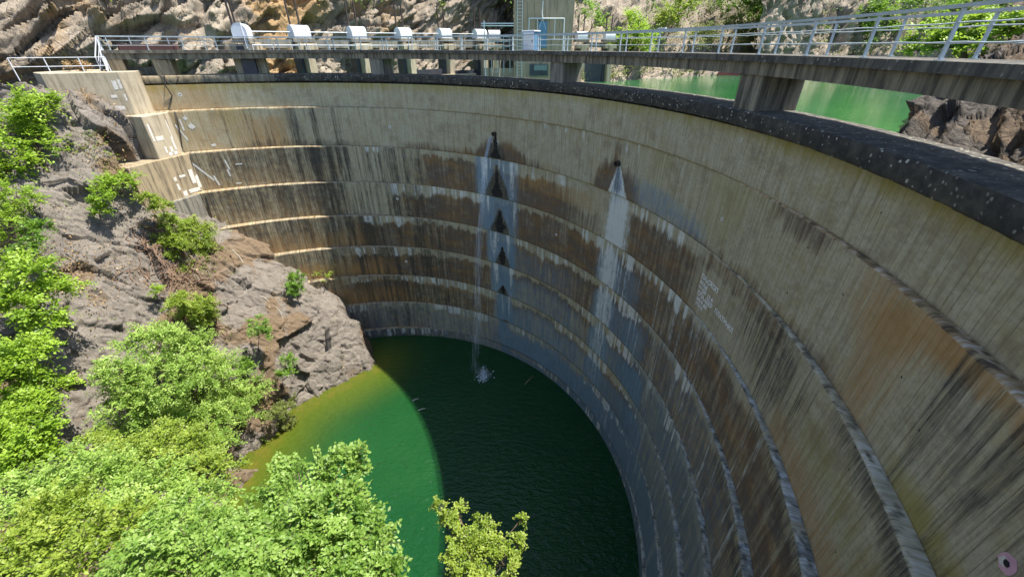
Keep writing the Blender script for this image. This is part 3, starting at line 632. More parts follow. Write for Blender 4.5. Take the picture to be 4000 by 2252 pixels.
# ================================================================== TERRAIN
def catmull(P, n):
    """P: k x m x 3 control rows -> n rows by centripetal-free Catmull-Rom on axis 0"""
    P = np.asarray(P, float); k = len(P); Q = np.concatenate([[2 * P[0] - P[1]], P, [2 * P[-1] - P[-2]]])
    t = np.linspace(0, k - 1 - 1e-9, n); i = t.astype(int); f = (t - i)[:, None, None]
    a, b, c, d = Q[i], Q[i + 1], Q[i + 2], Q[i + 3]
    return .5 * ((2 * b) + (c - a) * f + (2 * a - 5 * b + 4 * c - d) * f ** 2 + (3 * b - a - 3 * c + d) * f ** 3)
def rot_strata(p, ax, az, sc):
    m = np.array(Matrix.Rotation(ax, 3, 'X') @ Matrix.Rotation(az, 3, 'Z')); return (p @ m.T) * np.array(sc)
def rock_sheet(name, cols, nu, nv, mat, amp, sizes, seed, strata=(.6, .5, (1, 1, .45)), flip=False, warm=None, mod=None):
    G = catmull(np.array(cols), nu); G = catmull(np.transpose(G, (1, 0, 2)), nv)          # nv x nu x 3
    du = np.gradient(G, axis=1); dv = np.gradient(G, axis=0); N = np.cross(du, dv); N /= np.linalg.norm(N, axis=2, keepdims=True) + 1e-9
    if flip: N = -N
    P = G.reshape(-1, 3); Nn = N.reshape(-1, 3); q = rot_strata(P, *strata); wq = q + .12 * np.c_[fbm(P * .8, 3, seed + 5), fbm(P * .8 + 9, 3, seed + 6), fbm(P * .8 + 19, 3, seed + 7)]
    d = (fbm(P * .16, 4, seed) - .5) * amp * 2.0; cr = 0
    for j, (s, a) in enumerate(sizes):
        o, c, e = facet(wq, s, seed + 11 * j, .9); d = d + o * a; cr = cr + c / len(sizes)
    d = d + (fbm(P * 2.1, 4, seed + 3) - .5) * amp * .16
    if mod is not None: d = d * mod(P)
    V = P + Nn * d[:, None]
    wm = warm(P) if warm is not None else np.zeros(len(P))
    return npmesh(name, V, gridF(nv, nu, flip), mat, None, False, {'rk': np.c_[cr, d * 0, wm]})
LB = [
 [(-14.5,33,-29),(-15.8,34.3,-26),(-17.8,34.9,-22),(-20.6,35,-18.2),(-23.9,34,-15),(-26,33.4,-13),(-28,33.5,-9),(-29.5,33.8,-5),(-32,35,-2.4)],
 [(-12.9,28.9,-28.5),(-14.0,29.9,-25.0),(-16.4,31.2,-21.6),(-20.0,32.0,-18.0),(-23.5,31.4,-13.9),(-25.6,30.0,-12.3),(-27.4,28.3,-8.0),(-28.1,30.3,-4.7),(-30.6,28.9,-2.1)],
 [(-16.0,25.0,-27.8),(-17.1,26.2,-24.7),(-18.8,27.3,-21.4),(-21.1,27.9,-17.7),(-23.4,27.9,-14.1),(-25.3,27.5,-11.6),(-27.3,26.9,-7.8),(-29.3,27.6,-4.3),(-32.5,28.2,-1.8)],
 [(-18.3,22.0,-27.8),(-18.9,22.8,-24.7),(-20.5,23.2,-21),(-22.5,23.6,-17.5),(-24.5,23.8,-14),(-26.2,24,-11),(-28.3,24.5,-8),(-31,25.5,-4.5),(-37,29.5,-1.5)],
 [(-18.8,17.5,-27.8),(-19.6,18.2,-24.5),(-21.5,18.5,-21),(-23.3,18.8,-17.5),(-25.3,19,-14),(-27.5,19.5,-10.5),(-30,20,-7.5),(-33.5,21.5,-4),(-41,26,-1)],
 [(-19.5,11,-27.8),(-21,11,-24.5),(-23,11,-21),(-25,11,-17.5),(-27.3,11.3,-13.5),(-30,12,-10),(-33,13,-6.5),(-37,14,-3),(-46,20,0)],
 [(-21,-2,-27.8),(-22.5,-2,-24.5),(-24.5,-2,-21),(-27,-2,-17),(-29.5,-2,-13),(-33,-1,-9),(-37,0,-5),(-41,2,-1),(-50,8,2)]]
left_bank = rock_sheet('rock_bank', LB, 400, 400, M['slab'], .6, [(4.2, .85), (1.7, .30), (.6, .13)], 40, (.35, .9, (2.0, 1, .34)), warm=lambda P: ss(.48, .62, fbm(P * .35, 3, 77)) * .9)
tag(left_bank, kind='structure')
RB = [
 [(9,8.2,-29),(8.6,6.6,-22),(8,4.6,-16),(7,2.2,-9),(6,.2,-4),(5.4,-2,-1.7),(5,-8,-1)],
 [(1,9,-29),(1,7.4,-22),(1,5.2,-16),(.5,2.4,-9),(0,.2,-4),(0,-1.5,-1.7),(0,-8,-1)],
 [(-6,9.4,-29),(-6,8.2,-22),(-6,6,-16),(-6,3,-10.5),(-6,.7,-5.5),(-6,-2,-2),(-6,-8,-1)],
 [(-11,9,-29),(-11,8.4,-22),(-11,6.8,-16.5),(-11,3.8,-12),(-11,1,-7),(-11,-2,-3),(-11,-8,-1)],
 [(-15.5,5,-29),(-15,4.5,-22),(-15,3.6,-17),(-15,1.5,-12),(-15,-1,-7),(-15,-4,-3),(-15,-9,-1)],
 [(-18,-6,-29),(-17.5,-6,-22),(-17,-6,-17),(-17,-7,-12),(-17,-8,-7),(-17,-10,-3),(-17,-14,-1)]]
right_bank = rock_sheet('rock_bank', RB, 150, 150, M['slab'], .6, [(2.6, .6), (1.0, .3)], 60, flip=True); tag(right_bank, kind='structure')
def cliff_cols(base, prof, z0):
    b = np.array(base, float); d = np.gradient(b, axis=0); n = np.c_[-d[:, 1], d[:, 0]]; n /= np.linalg.norm(n, axis=1, keepdims=True)   # left normal = into the hill
    return [[(b[i, 0] + n[i, 0] * o, b[i, 1] + n[i, 1] * o, z0 + z) for o, z in prof] for i in range(len(b))]
CL = cliff_cols([(-66, 8), (-54, 19), (-45, 27), (-38.5, 32.5), (-33, 37.5), (-27.5, 43), (-22.5, 49.5), (-17.5, 56.5), (-12, 64), (-5, 71), (4, 78), (15, 86)],
                [(-1.5, 0), (0, 3), (.8, 6), (1.6, 9), (2.6, 12.5), (3.6, 16), (5.2, 20), (8, 26), (13, 36), (22, 50)], -9.5)
cl = rock_sheet('cliff', CL, 620, 210, M['cliff'], 1.0, [(4.4, 1.7), (1.7, 1.15), (.65, .5)], 90, (.9, .7, (2.4, 1, .32)), flip=False, warm=lambda P: .3 * ss(.5, .62, fbm(P * .11, 3, 78)) + 1.2 * np.exp(-((P[:, 0] + 24) / 2.2) ** 2))
tag(cl, kind='structure')
CR = cliff_cols([(6.3, 63.5), (10, 67), (15, 69.5), (28, 78), (44, 89), (60, 93), (76, 89), (90, 78), (101, 62), (108, 40), (112, 14), (112, -20)],
                [(-3, -5), (-.8, -.6), (1, 1), (4, 4), (8, 8), (12, 13.5), (17, 20), (25, 30), (36, 42), (50, 56)], RES_Z)
cr_ = rock_sheet('hillside', CR, 420, 150, M['cliff'], 1.2, [(5, 1.6), (2.0, .9), (.9, .4)], 120, (.75, .5, (1.4, 1, .45)), flip=False); tag(cr_, kind='structure')
# pale vertical crag on the far shore
CG = cliff_cols([(43, 84), (46, 85.5), (50, 88), (54, 89.5), (58, 91.5)], [(-1.5, -4), (-1, 0), (-.6, 4), (-.2, 8), (.4, 12), (1.5, 17), (6, 21)], RES_Z)
cg = rock_sheet('crag', CG, 110, 110, M['cliff'], .7, [(2.6, 1.0), (1.0, .5)], 150, (1.3, .3, (1.5, 1, .3))); tag(cg, kind='structure')
# dark rock just behind the coping on the right
RR = [
 [(10.1,12.4,-9),(10.4,12.5,-5),(10.8,12.5,-3.2),(11.4,12.7,-2.2),(13.2,14.0,-1.4),(16.5,17.2,-1.0),(22,22.8,-.8),(36,36,2)],
 [(10.0,11.5,-8),(10.2,11.5,-4.6),(10.6,11.6,-2.7),(11.2,11.8,-1.8),(12.8,12.6,-.95),(15.5,14.6,-.2),(20.5,18.5,.6),(34,28,3.5)],
 [(10.0,10.8,-7),(10.0,10.7,-4.2),(10.3,10.8,-2.6),(11.1,11.0,-1.7),(12.6,11.6,-.9),(15.0,12.2,.3),(19,13,1.5),(30,14,4.5)],
 [(9.7,8.6,-6),(9.7,8.6,-4),(10.2,8.7,-2.6),(11.1,8.8,-1.75),(12.6,9.0,-.9),(15.0,9.3,.3),(19,9.6,1.5),(30,10,4.5)],
 [(8.9,5.6,-6),(9.0,5.5,-4),(9.6,5.3,-2.5),(10.6,5.1,-1.6),(12.2,5,-.7),(15,5,.5),(19,5,1.8),(30,5,5)],
 [(7.4,2,-6),(7.6,1.8,-4),(8.3,1.4,-2.4),(9.6,.8,-1.4),(11.4,.2,-.4),(15,-1,1),(19,-2,2.4),(30,-4,6)],
 [(5.0,-2,-6),(5.4,-2.4,-4),(6.4,-3.2,-2.2),(8,-4,-1),(10.4,-5,.2),(14,-7,1.6),(18,-9,3),(30,-12,7)]]
rr = rock_sheet('rock_bank', RR, 200, 170, M['dark_rock'], .45, [(1.7, .5), (.7, .26), (.3, .1)], 170, (.9, .8, (1.6, 1, .4)), flip=False, warm=lambda P: ss(.55, .62, fbm(P * np.array([.5, .5, 1.6]), 3, 79))); tag(rr, kind='structure')
# ------------------------------------------------------------------ water
def shore_mask(P):
    S = np.array([(-12.9, 29.6), (-13.4, 28.6), (-18.1, 23.6), (-18.8, 20.6), (-19.0, 17.0), (-19.6, 11), (-21, 0)]); d = np.full(len(P), 99.0)
    for a, b in zip(S[:-1], S[1:]):
        ab = b - a; t = np.clip(((P - a) @ ab) / (ab @ ab), 0, 1); d = np.minimum(d, np.hypot(*(P - (a + t[:, None] * ab)).T))
    return d
g = np.linspace(-34, 16, 160); h = np.linspace(-24, 40, 200); X, Y = np.meshgrid(g, h); P = np.c_[X.ravel(), Y.ravel()]
dsh = shore_mask(P) + 1.2 * (fbm(np.c_[P * .3, P[:, 0] * 0], 3, 5) - .5)
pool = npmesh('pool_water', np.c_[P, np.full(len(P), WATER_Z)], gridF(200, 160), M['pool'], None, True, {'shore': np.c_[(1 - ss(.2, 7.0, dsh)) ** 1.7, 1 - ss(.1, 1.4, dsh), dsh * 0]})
tag(pool, kind='structure')
A = np.linspace(125, -46, 120); rings = []
inner = np.c_[DC[0] + 25.9 * np.cos(np.radians(A)), DC[1] + 25.9 * np.sin(np.radians(A))]
outer = np.c_[20 + 140 * np.cos(np.radians(A * .9 + 20)), 30 + 120 * np.sin(np.radians(A * .9 + 20))]
V = np.concatenate([np.c_[inner + (outer - inner) * f, np.full(120, RES_Z)] for f in (0, .1, .25, .5, 1)])
res = npmesh('reservoir_water', V, gridF(5, 120, False), M['reservoir'], None, True); tag(res, kind='structure')
# terrain under everything, out to the horizon
MB().quadbox([(-600,-600,-60),(600,-600,-60),(600,600,-60),(-600,600,-60),(-600,-600,-30.2),(600,-600,-30.2),(600,600,-30.2),(-600,600,-30.2)]).build('ground', M['grey_concrete'] if False else M['slab'], None)
tag(bpy.data.objects['ground'], kind='structure')
# spillway channel floor between dam, gates and cliff
MB().prism([(-34, 36), (-26.5, 35.5), (-18, 38.5), (-2, 58), (6, 64), (4, 74), (-8, 70), (-30, 46)], -12, -6.2).build('channel_floor', M['grey_concrete'], None); tag(bpy.data.objects['channel_floor'], kind='structure')

# ================================================================== SPILLWAY GATES AND HOISTS
HP = [(-20.9, 36.9, .56), (-18.4, 41.2, .62), (-14.7, 45.0, .66), (-11.3, 49.4, .72), (-7.7, 54.0, .80), (-3.9, 57.3, .83), (-2.4, 63.0, .90), (9.9, 67.5, .86), (14.0, 68.3, .86)]
wh = ['nearest of the row, beside a white post', 'second from the left', 'third from the left', 'fourth from the left', 'fifth from the left', 'sixth from the left, just before the lattice rail', 'small one half hidden beside the concrete tower', 'just right of the concrete tower', 'rightmost, before the green bushes']
spill = empty('spillway', (-10, 50, -6), 'row of pale concrete spillway piers and beams seen under the walkway', 'spillway')
hoists = []
for i, (x, y, z) in enumerate(HP):
    a = Vector(HP[max(i - 1, 0)]); b = Vector(HP[min(i + 1, 5 if i < 6 else 8)]); d = b - a; d.z = 0
    if i == 0: d = Vector((-.25, .97, 0))
    if i >= 6: d = Vector((1, .25, 0))
    d.normalize(); rz = math.atan2(d.y, d.x)
    o = empty('gate_hoist', (x, y, z), 'white round-topped gate hoist cover, ' + wh[i], 'gate hoist', 'gate hoists above the spillway'); o.rotation_euler = (0, 0, rz)
    L = 1.5; D = .5; prof = [(-D, 0), (-D, .42)] + [(-D * math.cos(t), .42 + .53 * math.sin(t)) for t in [math.pi * q / 10 for q in range(1, 10)]] + [(D, .42), (D, 0)]
    m = MB(); n = len(prof)
    for s in (-L/2, L/2): m.v += [(s, p, q) for p, q in prof]
    m.f = [tuple(range(n)), tuple(range(2*n - 1, n - 1, -1))] + [(k, (k+1) % n, n + (k+1) % n, n + k) for k in range(n)]
    def add(mb, nm, mt, **k):
        q = mb.build(nm, mt, None, **k); q.parent = o; return q
    c = add(m, 'cover', M['white_metal'])
    rim = MB()
    for s in (-L/2 - .012, L/2 + .012, 0): rim.tube([(s, p * 1.015, q * 1.012) for p, q in prof], .016, 4)
    for s in (-L/2, L/2, 0):
        q = MB().tube([(s, p * 1.01, r_ * 1.012 + .004) for p, r_ in prof], .016, 4).build('seam', M['white_metal'], None); q.parent = c
    add(MB().box((0, 0, -.16), (2.0, 1.15, .3)), 'hoist_table', M['grey_concrete'], bevel=.02)
    for s in (-.42, .42):
        add(MB().box((s, .42, 1.55), (.12, .12, 2.9)), 'stem', M['dark_steel'])
    if i in (0, 1, 2, 3, 4):
        nx = Vector(HP[i + 1]) - Vector(HP[i]); nl = nx.length; ll = Vector((math.cos(-rz) * nx.x - math.sin(-rz) * nx.y, math.sin(-rz) * nx.x + math.cos(-rz) * nx.y, nx.z))
        add(MB().tube([ll.normalized() * .8 + Vector((0, 0, .45)), ll - ll.normalized() * .8 + Vector((0, 0, .45))], .035, 6), 'drive_shaft', M['white_metal'])
    if i == 0: add(MB().tube([(-.95, -.3, -.7), (-1.0, -.3, 1.0)], .05, 6), 'vent_pipe', M['white_metal'])
    # concrete below
    q = MB().box((x, y, -4.4), (.7, 2.2, 9.1), rz + math.pi/2 * 0).build('pier', M['pale_concrete'], spill, bevel=.02)
    MB().box((x - d.x * .62, y - d.y * .62, -3.6), (.3, 1.0, 7.4), rz).build('gate_guide', M['gate'], spill)
    MB().box((x + d.y * .5, y - d.x * .5, .0), (1.75, .9, .5), rz).build('bracket', M['pale_concrete'], spill, bevel=.02)
def span(a, b, z0, z1, t, off, nm, mat, e=.4):
    a, b = Vector((a[0], a[1], 0)), Vector((b[0], b[1], 0)); d = (b - a).normalized(); n = Vector((d.y, -d.x, 0)); a2 = a + d * e + n * off; b2 = b - d * e + n * off
    zc = (z0 + z1) / 2; return MB().bar(a2 + Vector((0, 0, zc)), b2 + Vector((0, 0, zc)), t, z1 - z0).build(nm, mat, spill)
for i in range(6):
    span(HP[i], HP[i + 1], -.12, .50, .35, .1, 'breast_beam', M['grey_concrete'])
    if i >= 3: span(HP[i], HP[i + 1], -6.5, -2.2 - .25 * (i - 3), .12, .3, 'gate_leaf', M['gate'])
span(HP[7], HP[8], -6.5, -1.55, .14, .3, 'gate_leaf', M['gate'], .5); span(HP[7], HP[8], -.12, .5, .35, .1, 'breast_beam', M['grey_concrete'])
span((-10.2, 52.5), (-5.2, 56.0), -3.5, -2.75, .5, 1.5, 'sill', M['pale_concrete'], .1); span((-3.2, 52.5), (.3, 51.5), -4.2, -2.1, .4, 0, 'sill', M['pale_concrete'], .05)
# low handrail in front of the gates
lr = empty('handrail', (-10, 50, -.3), 'low thin white handrail in front of the gate hoists, behind the walkway', 'railing')
pp = [Vector((x, y, -.25)) + Vector((1.0, -.9, 0)) for x, y, z in HP[:6]]
pts = []
for a, b in zip(pp[:-1], pp[1:]):
    pts += [a.lerp(b, f / 3) for f in range(3)]
pts.append(pp[-1])
MB().tube([p + Vector((0, 0, .35)) for p in pts], .03, 5).build('rail', M['white_metal'], lr)
for p in pts: MB().tube([p + Vector((0, 0, -.5)), p + Vector((0, 0, .35))], .03, 5).build('post', M['white_metal'], lr)

# ================================================================== GATE TOWER
TY = 50.0
tw = empty('gate_tower', (3.2, TY + 3, -12), 'tall square olive-grey concrete gate tower with a blue door and a ladder', 'tower')
MB().box((3.3, TY + 3, -.5), (6.2, 6, 23)).build('wall', M['tower'], tw, bevel=.04)
MB().box((3.3, TY + 2.9, 11.2), (6.7, 6.6, .4)).build('roof', M['grey_concrete'], tw)
ld = empty('ladder_frame', (0, 0, 0)); bpy.data.objects.remove(ld)
lad = MB().bar((.55, TY - .16, -5), (.55, TY - .16, 10.5), .05).build('ladder_rail', M['white_metal'], tw); MB().bar((1.07, TY - .16, -5), (1.07, TY - .16, 10.5), .05).build('ladder_rail', M['white_metal'], tw)
rung0 = MB().bar((-.26, 0, 0), (.26, 0, 0), .03).build('rung', M['white_metal'], tw)
for i in range(50):
    q = rung0 if i == 0 else rung0.copy()
    if i: col.objects.link(q)
    q.location = Vector((.81, TY - .16, -4.8 + i * .3))
dr = MB().box((3.22, TY - .03, 1.05), (.92, .12, 2.35)).build('door', M['blue_door_and_shade'], tw, bevel=.01)
MB().box((3.55, TY - .12, 1.0), (.05, .08, .16)).build('handle', M['dark_steel'], dr)
fr = MB().bar((2.7, TY - .04, 2.3), (3.74, TY - .04, 2.3), .16, .12).build('door_frame', M['grey_concrete'], tw)
for a, b in (((1.75, 2.45), (5.35, 2.45)), ((1.75, -.4), (1.75, 2.45)), ((5.35, -.4), (5.35, 2.45)), ((2.62, -.4), (2.62, 2.45)), ((4.4, .6), (4.4, 2.45))):
    MB().tube([(a[0], TY - .7, a[1]), (b[0], TY - .7, b[1])], .035 if a[1] != b[1] and a[0] in (2.62, 4.4) else .05, 6).build('pipe', M['white_metal'], tw)
MB().tube([(3.12, TY - .7, 2.45), (3.05, TY - .7, 2.9), (3.12, TY - .7, 3.9)], .05, 6).build('pipe', M['white_metal'], tw)
MB().bar((3.12, TY - .7, 2.4), (2.75, TY - .7, 1.5), .03).build('brace', M['white_metal'], tw); MB().bar((3.12, TY - .7, 2.4), (3.5, TY - .7, 1.5), .03).build('brace', M['white_metal'], tw)
wn_ = MB().box((2.9, TY - .02, -2.2), (2.1, .14, 1.2)).build('window', M['grey_concrete'], tw); MB().box((2.9, TY - .06, -2.2), (1.9, .14, 1.0)).build('pane', M['gate'], wn_); MB().box((3.1, TY - .1, -1.98), (1.4, .12, .5)).build('pane', mat_plain('teal_glass', (.16, .24, .24), .15), wn_)
cr = empty('crane_rail', (-1.3, TY, 2), 'pale horizontal double pipe rail left of the concrete tower', 'rail')
for z in (2.05, 1.85): MB().tube([(-3.2, TY, z), (.2, TY, z)], .05, 6).build('pipe', M['white_metal'], cr)
MB().tube([(-2.9, TY, -4), (-2.9, TY, 2.3)], .06, 6).build('post', M['white_metal'], cr)
lw = empty('access_ladder', (-2.2, 47, -3), 'small pale steel ladder below the walkway beside the tower', 'ladder')
for s in (-.35, .35): MB().bar((-1.7 + s, 46.2, -3.4), (-1.5 + s, 46.9, -.9), .06).build('side_rail', M['pale_concrete'], lw)
for i in range(3): MB().bar((-2.05 + i * .08, 46.25 + i * .3, -3.2 + i * .95), (-1.35 + i * .08, 46.25 + i * .3, -3.2 + i * .95), .05).build('rung', M['pale_concrete'], lw)
lg = empty('lattice_rail', (-1.6, 44, 0), 'small cluster of pale steel rails beside the sixth hoist cover', 'railing')
for z in (.0, .4, .8): MB().bar((-2.6, 45, z), (-.2, 45, z), .05).build('rail', M['rail'], lg)
for i in range(5): MB().bar((-2.6 + i * .6, 45, -2.2), (-2.6 + i * .6, 45, .85), .05).build('post', M['rail'], lg)

# ================================================================== CABINET ON THE WALKWAY
p = dp(24.75, 46.0, -.22)
cab = empty('utility_cabinet', p, 'white steel utility cabinet with blue shade painted on its body, standing on the walkway in front of the tower', 'cabinet'); cab.rotation_euler = (0, 0, R(-37))
def addp(o, mb, nm, mt, **k):
    q = mb.build(nm, mt, None, **k); q.parent = o; return q
addp(cab, MB().box((0, 0, .51), (.85, .6, 1.0)), 'body', M['blue_door_and_shade'], bevel=.01); addp(cab, MB().box((0, 0, 1.04), (.95, .7, .07)), 'lid', M['white_metal'], bevel=.01)  # body coloured with the sky-blue cast of its shaded side
d_ = addp(cab, MB().box((.02, -.31, .5), (.78, .03, .94)), 'door', M['white_metal'], bevel=.005); q = MB().box((.32, -.34, .5), (.03, .04, .12)).build('handle', M['dark_steel'], None); q.parent = d_
lp_ = empty('lamp_plate', dp(24.2, 21.5, .66), 'small white plate fixed on the top rail of the walkway railing', 'plate'); q = MB().box((0, 0, .02), (.09, .5, .05), R(21.5)).build('plate', M['white_metal'], None); q.parent = lp_

# ================================================================== BOAT ON THE RESERVOIR
bt = empty('boat', (40.0, 84.5, RES_Z), 'small red and white flat boat moored by the far shore of the reservoir', 'boat'); bt.rotation_euler = (0, 0, R(12))
m = MB(); ring = [(-3, 0, .1), (-2.6, -.8, 0), (2.2, -.8, 0), (3.1, 0, .15), (2.2, .8, 0), (-2.6, .8, 0)]
m.v = [(x * .9, y_ * .8, -.1) for x, y_, _ in ring] + [(x, y_, .45 + z) for x, y_, z in ring]; m.f = [tuple(range(5, -1, -1)), tuple(range(6, 12))] + [(k, (k+1) % 6, 6 + (k+1) % 6, 6 + k) for k in range(6)]
addp(bt, m, 'hull', M['boat_red']); addp(bt, MB().box((0, 0, .56), (5.2, 1.75, .1)), 'gunwale', M['white_metal'])
for x in (-1.8, 0, 1.8):
    for y_ in (-.7, .7): addp(bt, MB().bar((x, y_, .5), (x, y_, 1.7), .06), 'awning_post', M['wood'])
addp(bt, MB().box((0, 0, 1.75), (4.4, 1.7, .08)), 'awning', M['boat_red']); addp(bt, MB().box((0, 0, .8), (3.4, .5, .3)), 'bench', M['wood'])

# ================================================================== HOSE ON THE ROCK
bpy.context.view_layer.update()
from mathutils.bvhtree import BVHTree
def bvh_of(o):
    me = o.data; return BVHTree.FromPolygons([v.co[:] for v in me.vertices], [p_.vertices[:] for p_ in me.polygons])
BV = {'L': bvh_of(left_bank), 'R': bvh_of(right_bank), 'RR': bvh_of(rr), 'CR': bvh_of(cr_), 'CL': bvh_of(cl)}
def drop(bv, x, y, zt=10):
    h_ = BV[bv].ray_cast(Vector((x, y, zt)), Vector((0, 0, -1))); return h_[0]
def near(bv, p): return BV[bv].find_nearest(Vector(p))
hz = [(-25.0, 31.2, -12.6), (-23.9, 30.6, -14.0), (-22.7, 29.8, -15.6), (-22.2, 29.0, -17.0), (-21.5, 28.4, -18.0), (-20.6, 28.2, -18.6), (-19.9, 27.8, -19.6), (-19.3, 27.2, -20.6)]
pts = []
for p_ in hz:
    l_, n_, _, _ = near('L', p_); n_ = n_ if n_.dot(Vector((1, -1, .5))) > 0 else -n_; pts.append(l_ + n_ * .10)
fine = [tuple(x) for x in catmull(np.array([[tuple(q)] for q in pts]), 40)[:, 0]]
hs = MB().tube(fine, .035, 6).build('hose', M['hose'], None, True); tag(hs, 'thin grey hose trailing down the bare rock beside the dam', 'hose')

# ================================================================== PLANTS
def leaf_cloud(C, Nn, S, rg, fold=.25):
    """one folded rhombus per leaf: C centres, Nn normals, S sizes -> V, F"""
    n = len(C); t = rg.normal(size=(n, 3)); t -= Nn * (t * Nn).sum(1, keepdims=True); t /= np.linalg.norm(t, axis=1, keepdims=True) + 1e-9
    b = np.cross(Nn, t); s = S[:, None]
    a0 = C - t * s * .55; a2 = C + t * s * .6 - Nn * s * .12; a1 = C + b * s * .36 + Nn * s * fold * .4 + t * s * .02; a3 = C - b * s * .36 + Nn * s * fold * .4 + t * s * .02
    V = np.stack([a0, a1, a2, a3], 1).reshape(-1, 3); i = np.arange(n)[:, None] * 4
    return V, np.concatenate([i + np.array([[0, 1, 2]]), i + np.array([[0, 2, 3]])], 0)
def crown_pts(lobes, leaf, dens, rg, clump=.32, up=.45, ragged=.25):
    """feathery sprays: side twigs off branches that radiate from each lobe, leaves paired along them"""
    C = []; N = []; T = []; TW = []
    for (x, y, z, rx, rz) in lobes:
        rz = max(rz, .72 * rx); ry = rx * .95; rm = (rx + ry + rz) / 3; m = 9
        n = int(max(60, dens * .62 * 4 * math.pi * rm * rm / (.43 * leaf * leaf))); nt = n // m; nb = max(7, nt // 9)
        d = rg.normal(size=(nb, 3)); d /= np.linalg.norm(d, axis=1, keepdims=True); d[:, 2] = np.where(d[:, 2] < -.3, -d[:, 2], d[:, 2])
        R_ = np.array([rx, ry, rz]); lump = .80 + ragged * (fbm(d * 2.1 + x, 3, int(abs(x * 7)) % 90) * 3.0 - 1.4) + rg.uniform(-.3, .28, nb)
        E = np.array([x, y, z]) + d * R_ * lump[:, None]; S0 = np.array([x, y, z]) + d * R_ * .25
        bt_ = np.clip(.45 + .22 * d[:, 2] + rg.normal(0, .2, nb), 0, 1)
        bi = rg.integers(0, nb, nt); u = rg.uniform(.35, 1.0, nt) ** .7; P = S0[bi] + (E[bi] - S0[bi]) * u[:, None]
        sd = d[bi] * .55 + rg.normal(size=(nt, 3)) * .62 + np.array([0, 0, .22]); sd /= np.linalg.norm(sd, axis=1, keepdims=True)
        ln = leaf * rg.uniform(2.2, 5.0, nt) * (.7 + .4 * min(rm, 2))
        tt = (np.arange(m) + .6) / m; sag = -.22 * ln[:, None] * tt[None] ** 2
        pos = P[:, None] + sd[:, None] * (ln[:, None] * tt[None])[..., None]; pos[..., 2] += sag
        lat = np.cross(sd, np.array([0, 0, 1.0]) + rg.normal(size=(nt, 3)) * .3); lat /= np.linalg.norm(lat, axis=1, keepdims=True) + 1e-9
        sgn = np.where(np.arange(m) % 2, 1., -1.); pos += lat[:, None] * (sgn[None] * leaf * rg.uniform(.25, .75, (nt, m)))[..., None] + rg.normal(size=pos.shape) * leaf * .18
        nn = np.cross(lat, sd); nn *= np.sign(nn[:, 2:3] + 1e-6); nn = nn[:, None] * 1.0 + d[bi][:, None] * .35 + np.array([0, 0, up]) + rg.normal(size=pos.shape) * .42; nn /= np.linalg.norm(nn, axis=2, keepdims=True)
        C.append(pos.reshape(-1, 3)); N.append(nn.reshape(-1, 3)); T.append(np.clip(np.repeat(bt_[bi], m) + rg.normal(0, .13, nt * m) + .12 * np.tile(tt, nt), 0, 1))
        k = rg.random(nt) < .22; TW.append(np.stack([P[k], P[k] + sd[k] * ln[k][:, None] * .9], 1))
    return np.concatenate(C), np.concatenate(N), np.concatenate(T), np.concatenate(TW)
NLEAF = 0
def plant(name, lobes, label, cat, mat, leaf, dens=1.0, clump=.32, base=None, bv=None, trunk=.08, group=None, seed=0, up=.45, ragged=.25, twigs=10, far=False):
    global NLEAF
    rg = np.random.default_rng(seed + 11); L = np.array(lobes, float); c = L[:, :3].mean(0)
    low = L[L[:, 2].argmin()]
    if base is None:
        g_ = None
        if bv:
            g_ = BV[bv].find_nearest(Vector((c[0], c[1], low[2] - low[4] * .6)))[0]
        base = g_ if g_ is not None else Vector((c[0], c[1], low[2] - low[4] - .5))
    base = Vector(base)
    o = empty(name, base, label, cat, group)
    m = MB(); tops = sorted([Vector(l[:3]) for l in lobes], key=lambda v: -v.z)
    rr_ = random.Random(seed); mid = base.lerp(Vector(c), .5) + Vector((rr_.uniform(-.2, .2), rr_.uniform(-.2, .2), 0))
    m.tube([base - Vector((0, 0, .25)), base.lerp(mid, .6), mid, Vector(c)], [trunk, trunk * .85, trunk * .65, trunk * .3], 7)
    for l in lobes:
        e = Vector(l[:3]); q = mid.lerp(e, .5) + Vector((rr_.uniform(-.2, .2), rr_.uniform(-.2, .2), .1)); m.tube([mid, q, e], [trunk * .5, trunk * .35, trunk * .15], 5)
        for _ in range(twigs):
            d = Vector((rr_.gauss(0, 1), rr_.gauss(0, 1), abs(rr_.gauss(0, .8)))).normalized(); k = rr_.uniform(.6, 1.0)
            f = e + Vector((d.x * l[3], d.y * l[3], d.z * max(l[4], .7 * l[3]))) * k; m.tube([e.lerp(q, rr_.uniform(0, .5)), e.lerp(f, .5) + Vector((0, 0, .05)), f], [trunk * .18, trunk * .12, trunk * .05 + .003], 4)
    C, Nn, T, TW = crown_pts(lobes, leaf, dens, rg, clump, up, ragged)
    m.build('trunk', M['bark'], o); mt = MB()
    for a_, b_ in TW[:1200]: mt.tube([a_, b_], [trunk * .05 + .003, .003], 3)
    if len(TW) > 6 and not far: mt.build('twigs', M['bark'], o)['kind'] = 'stuff'
    S = leaf * rg.uniform(.6, 1.3, len(C)); V, F = leaf_cloud(C, Nn, S, rg); NLEAF += len(C)
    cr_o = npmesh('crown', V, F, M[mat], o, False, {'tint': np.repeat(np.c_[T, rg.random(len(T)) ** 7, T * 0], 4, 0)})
    return o
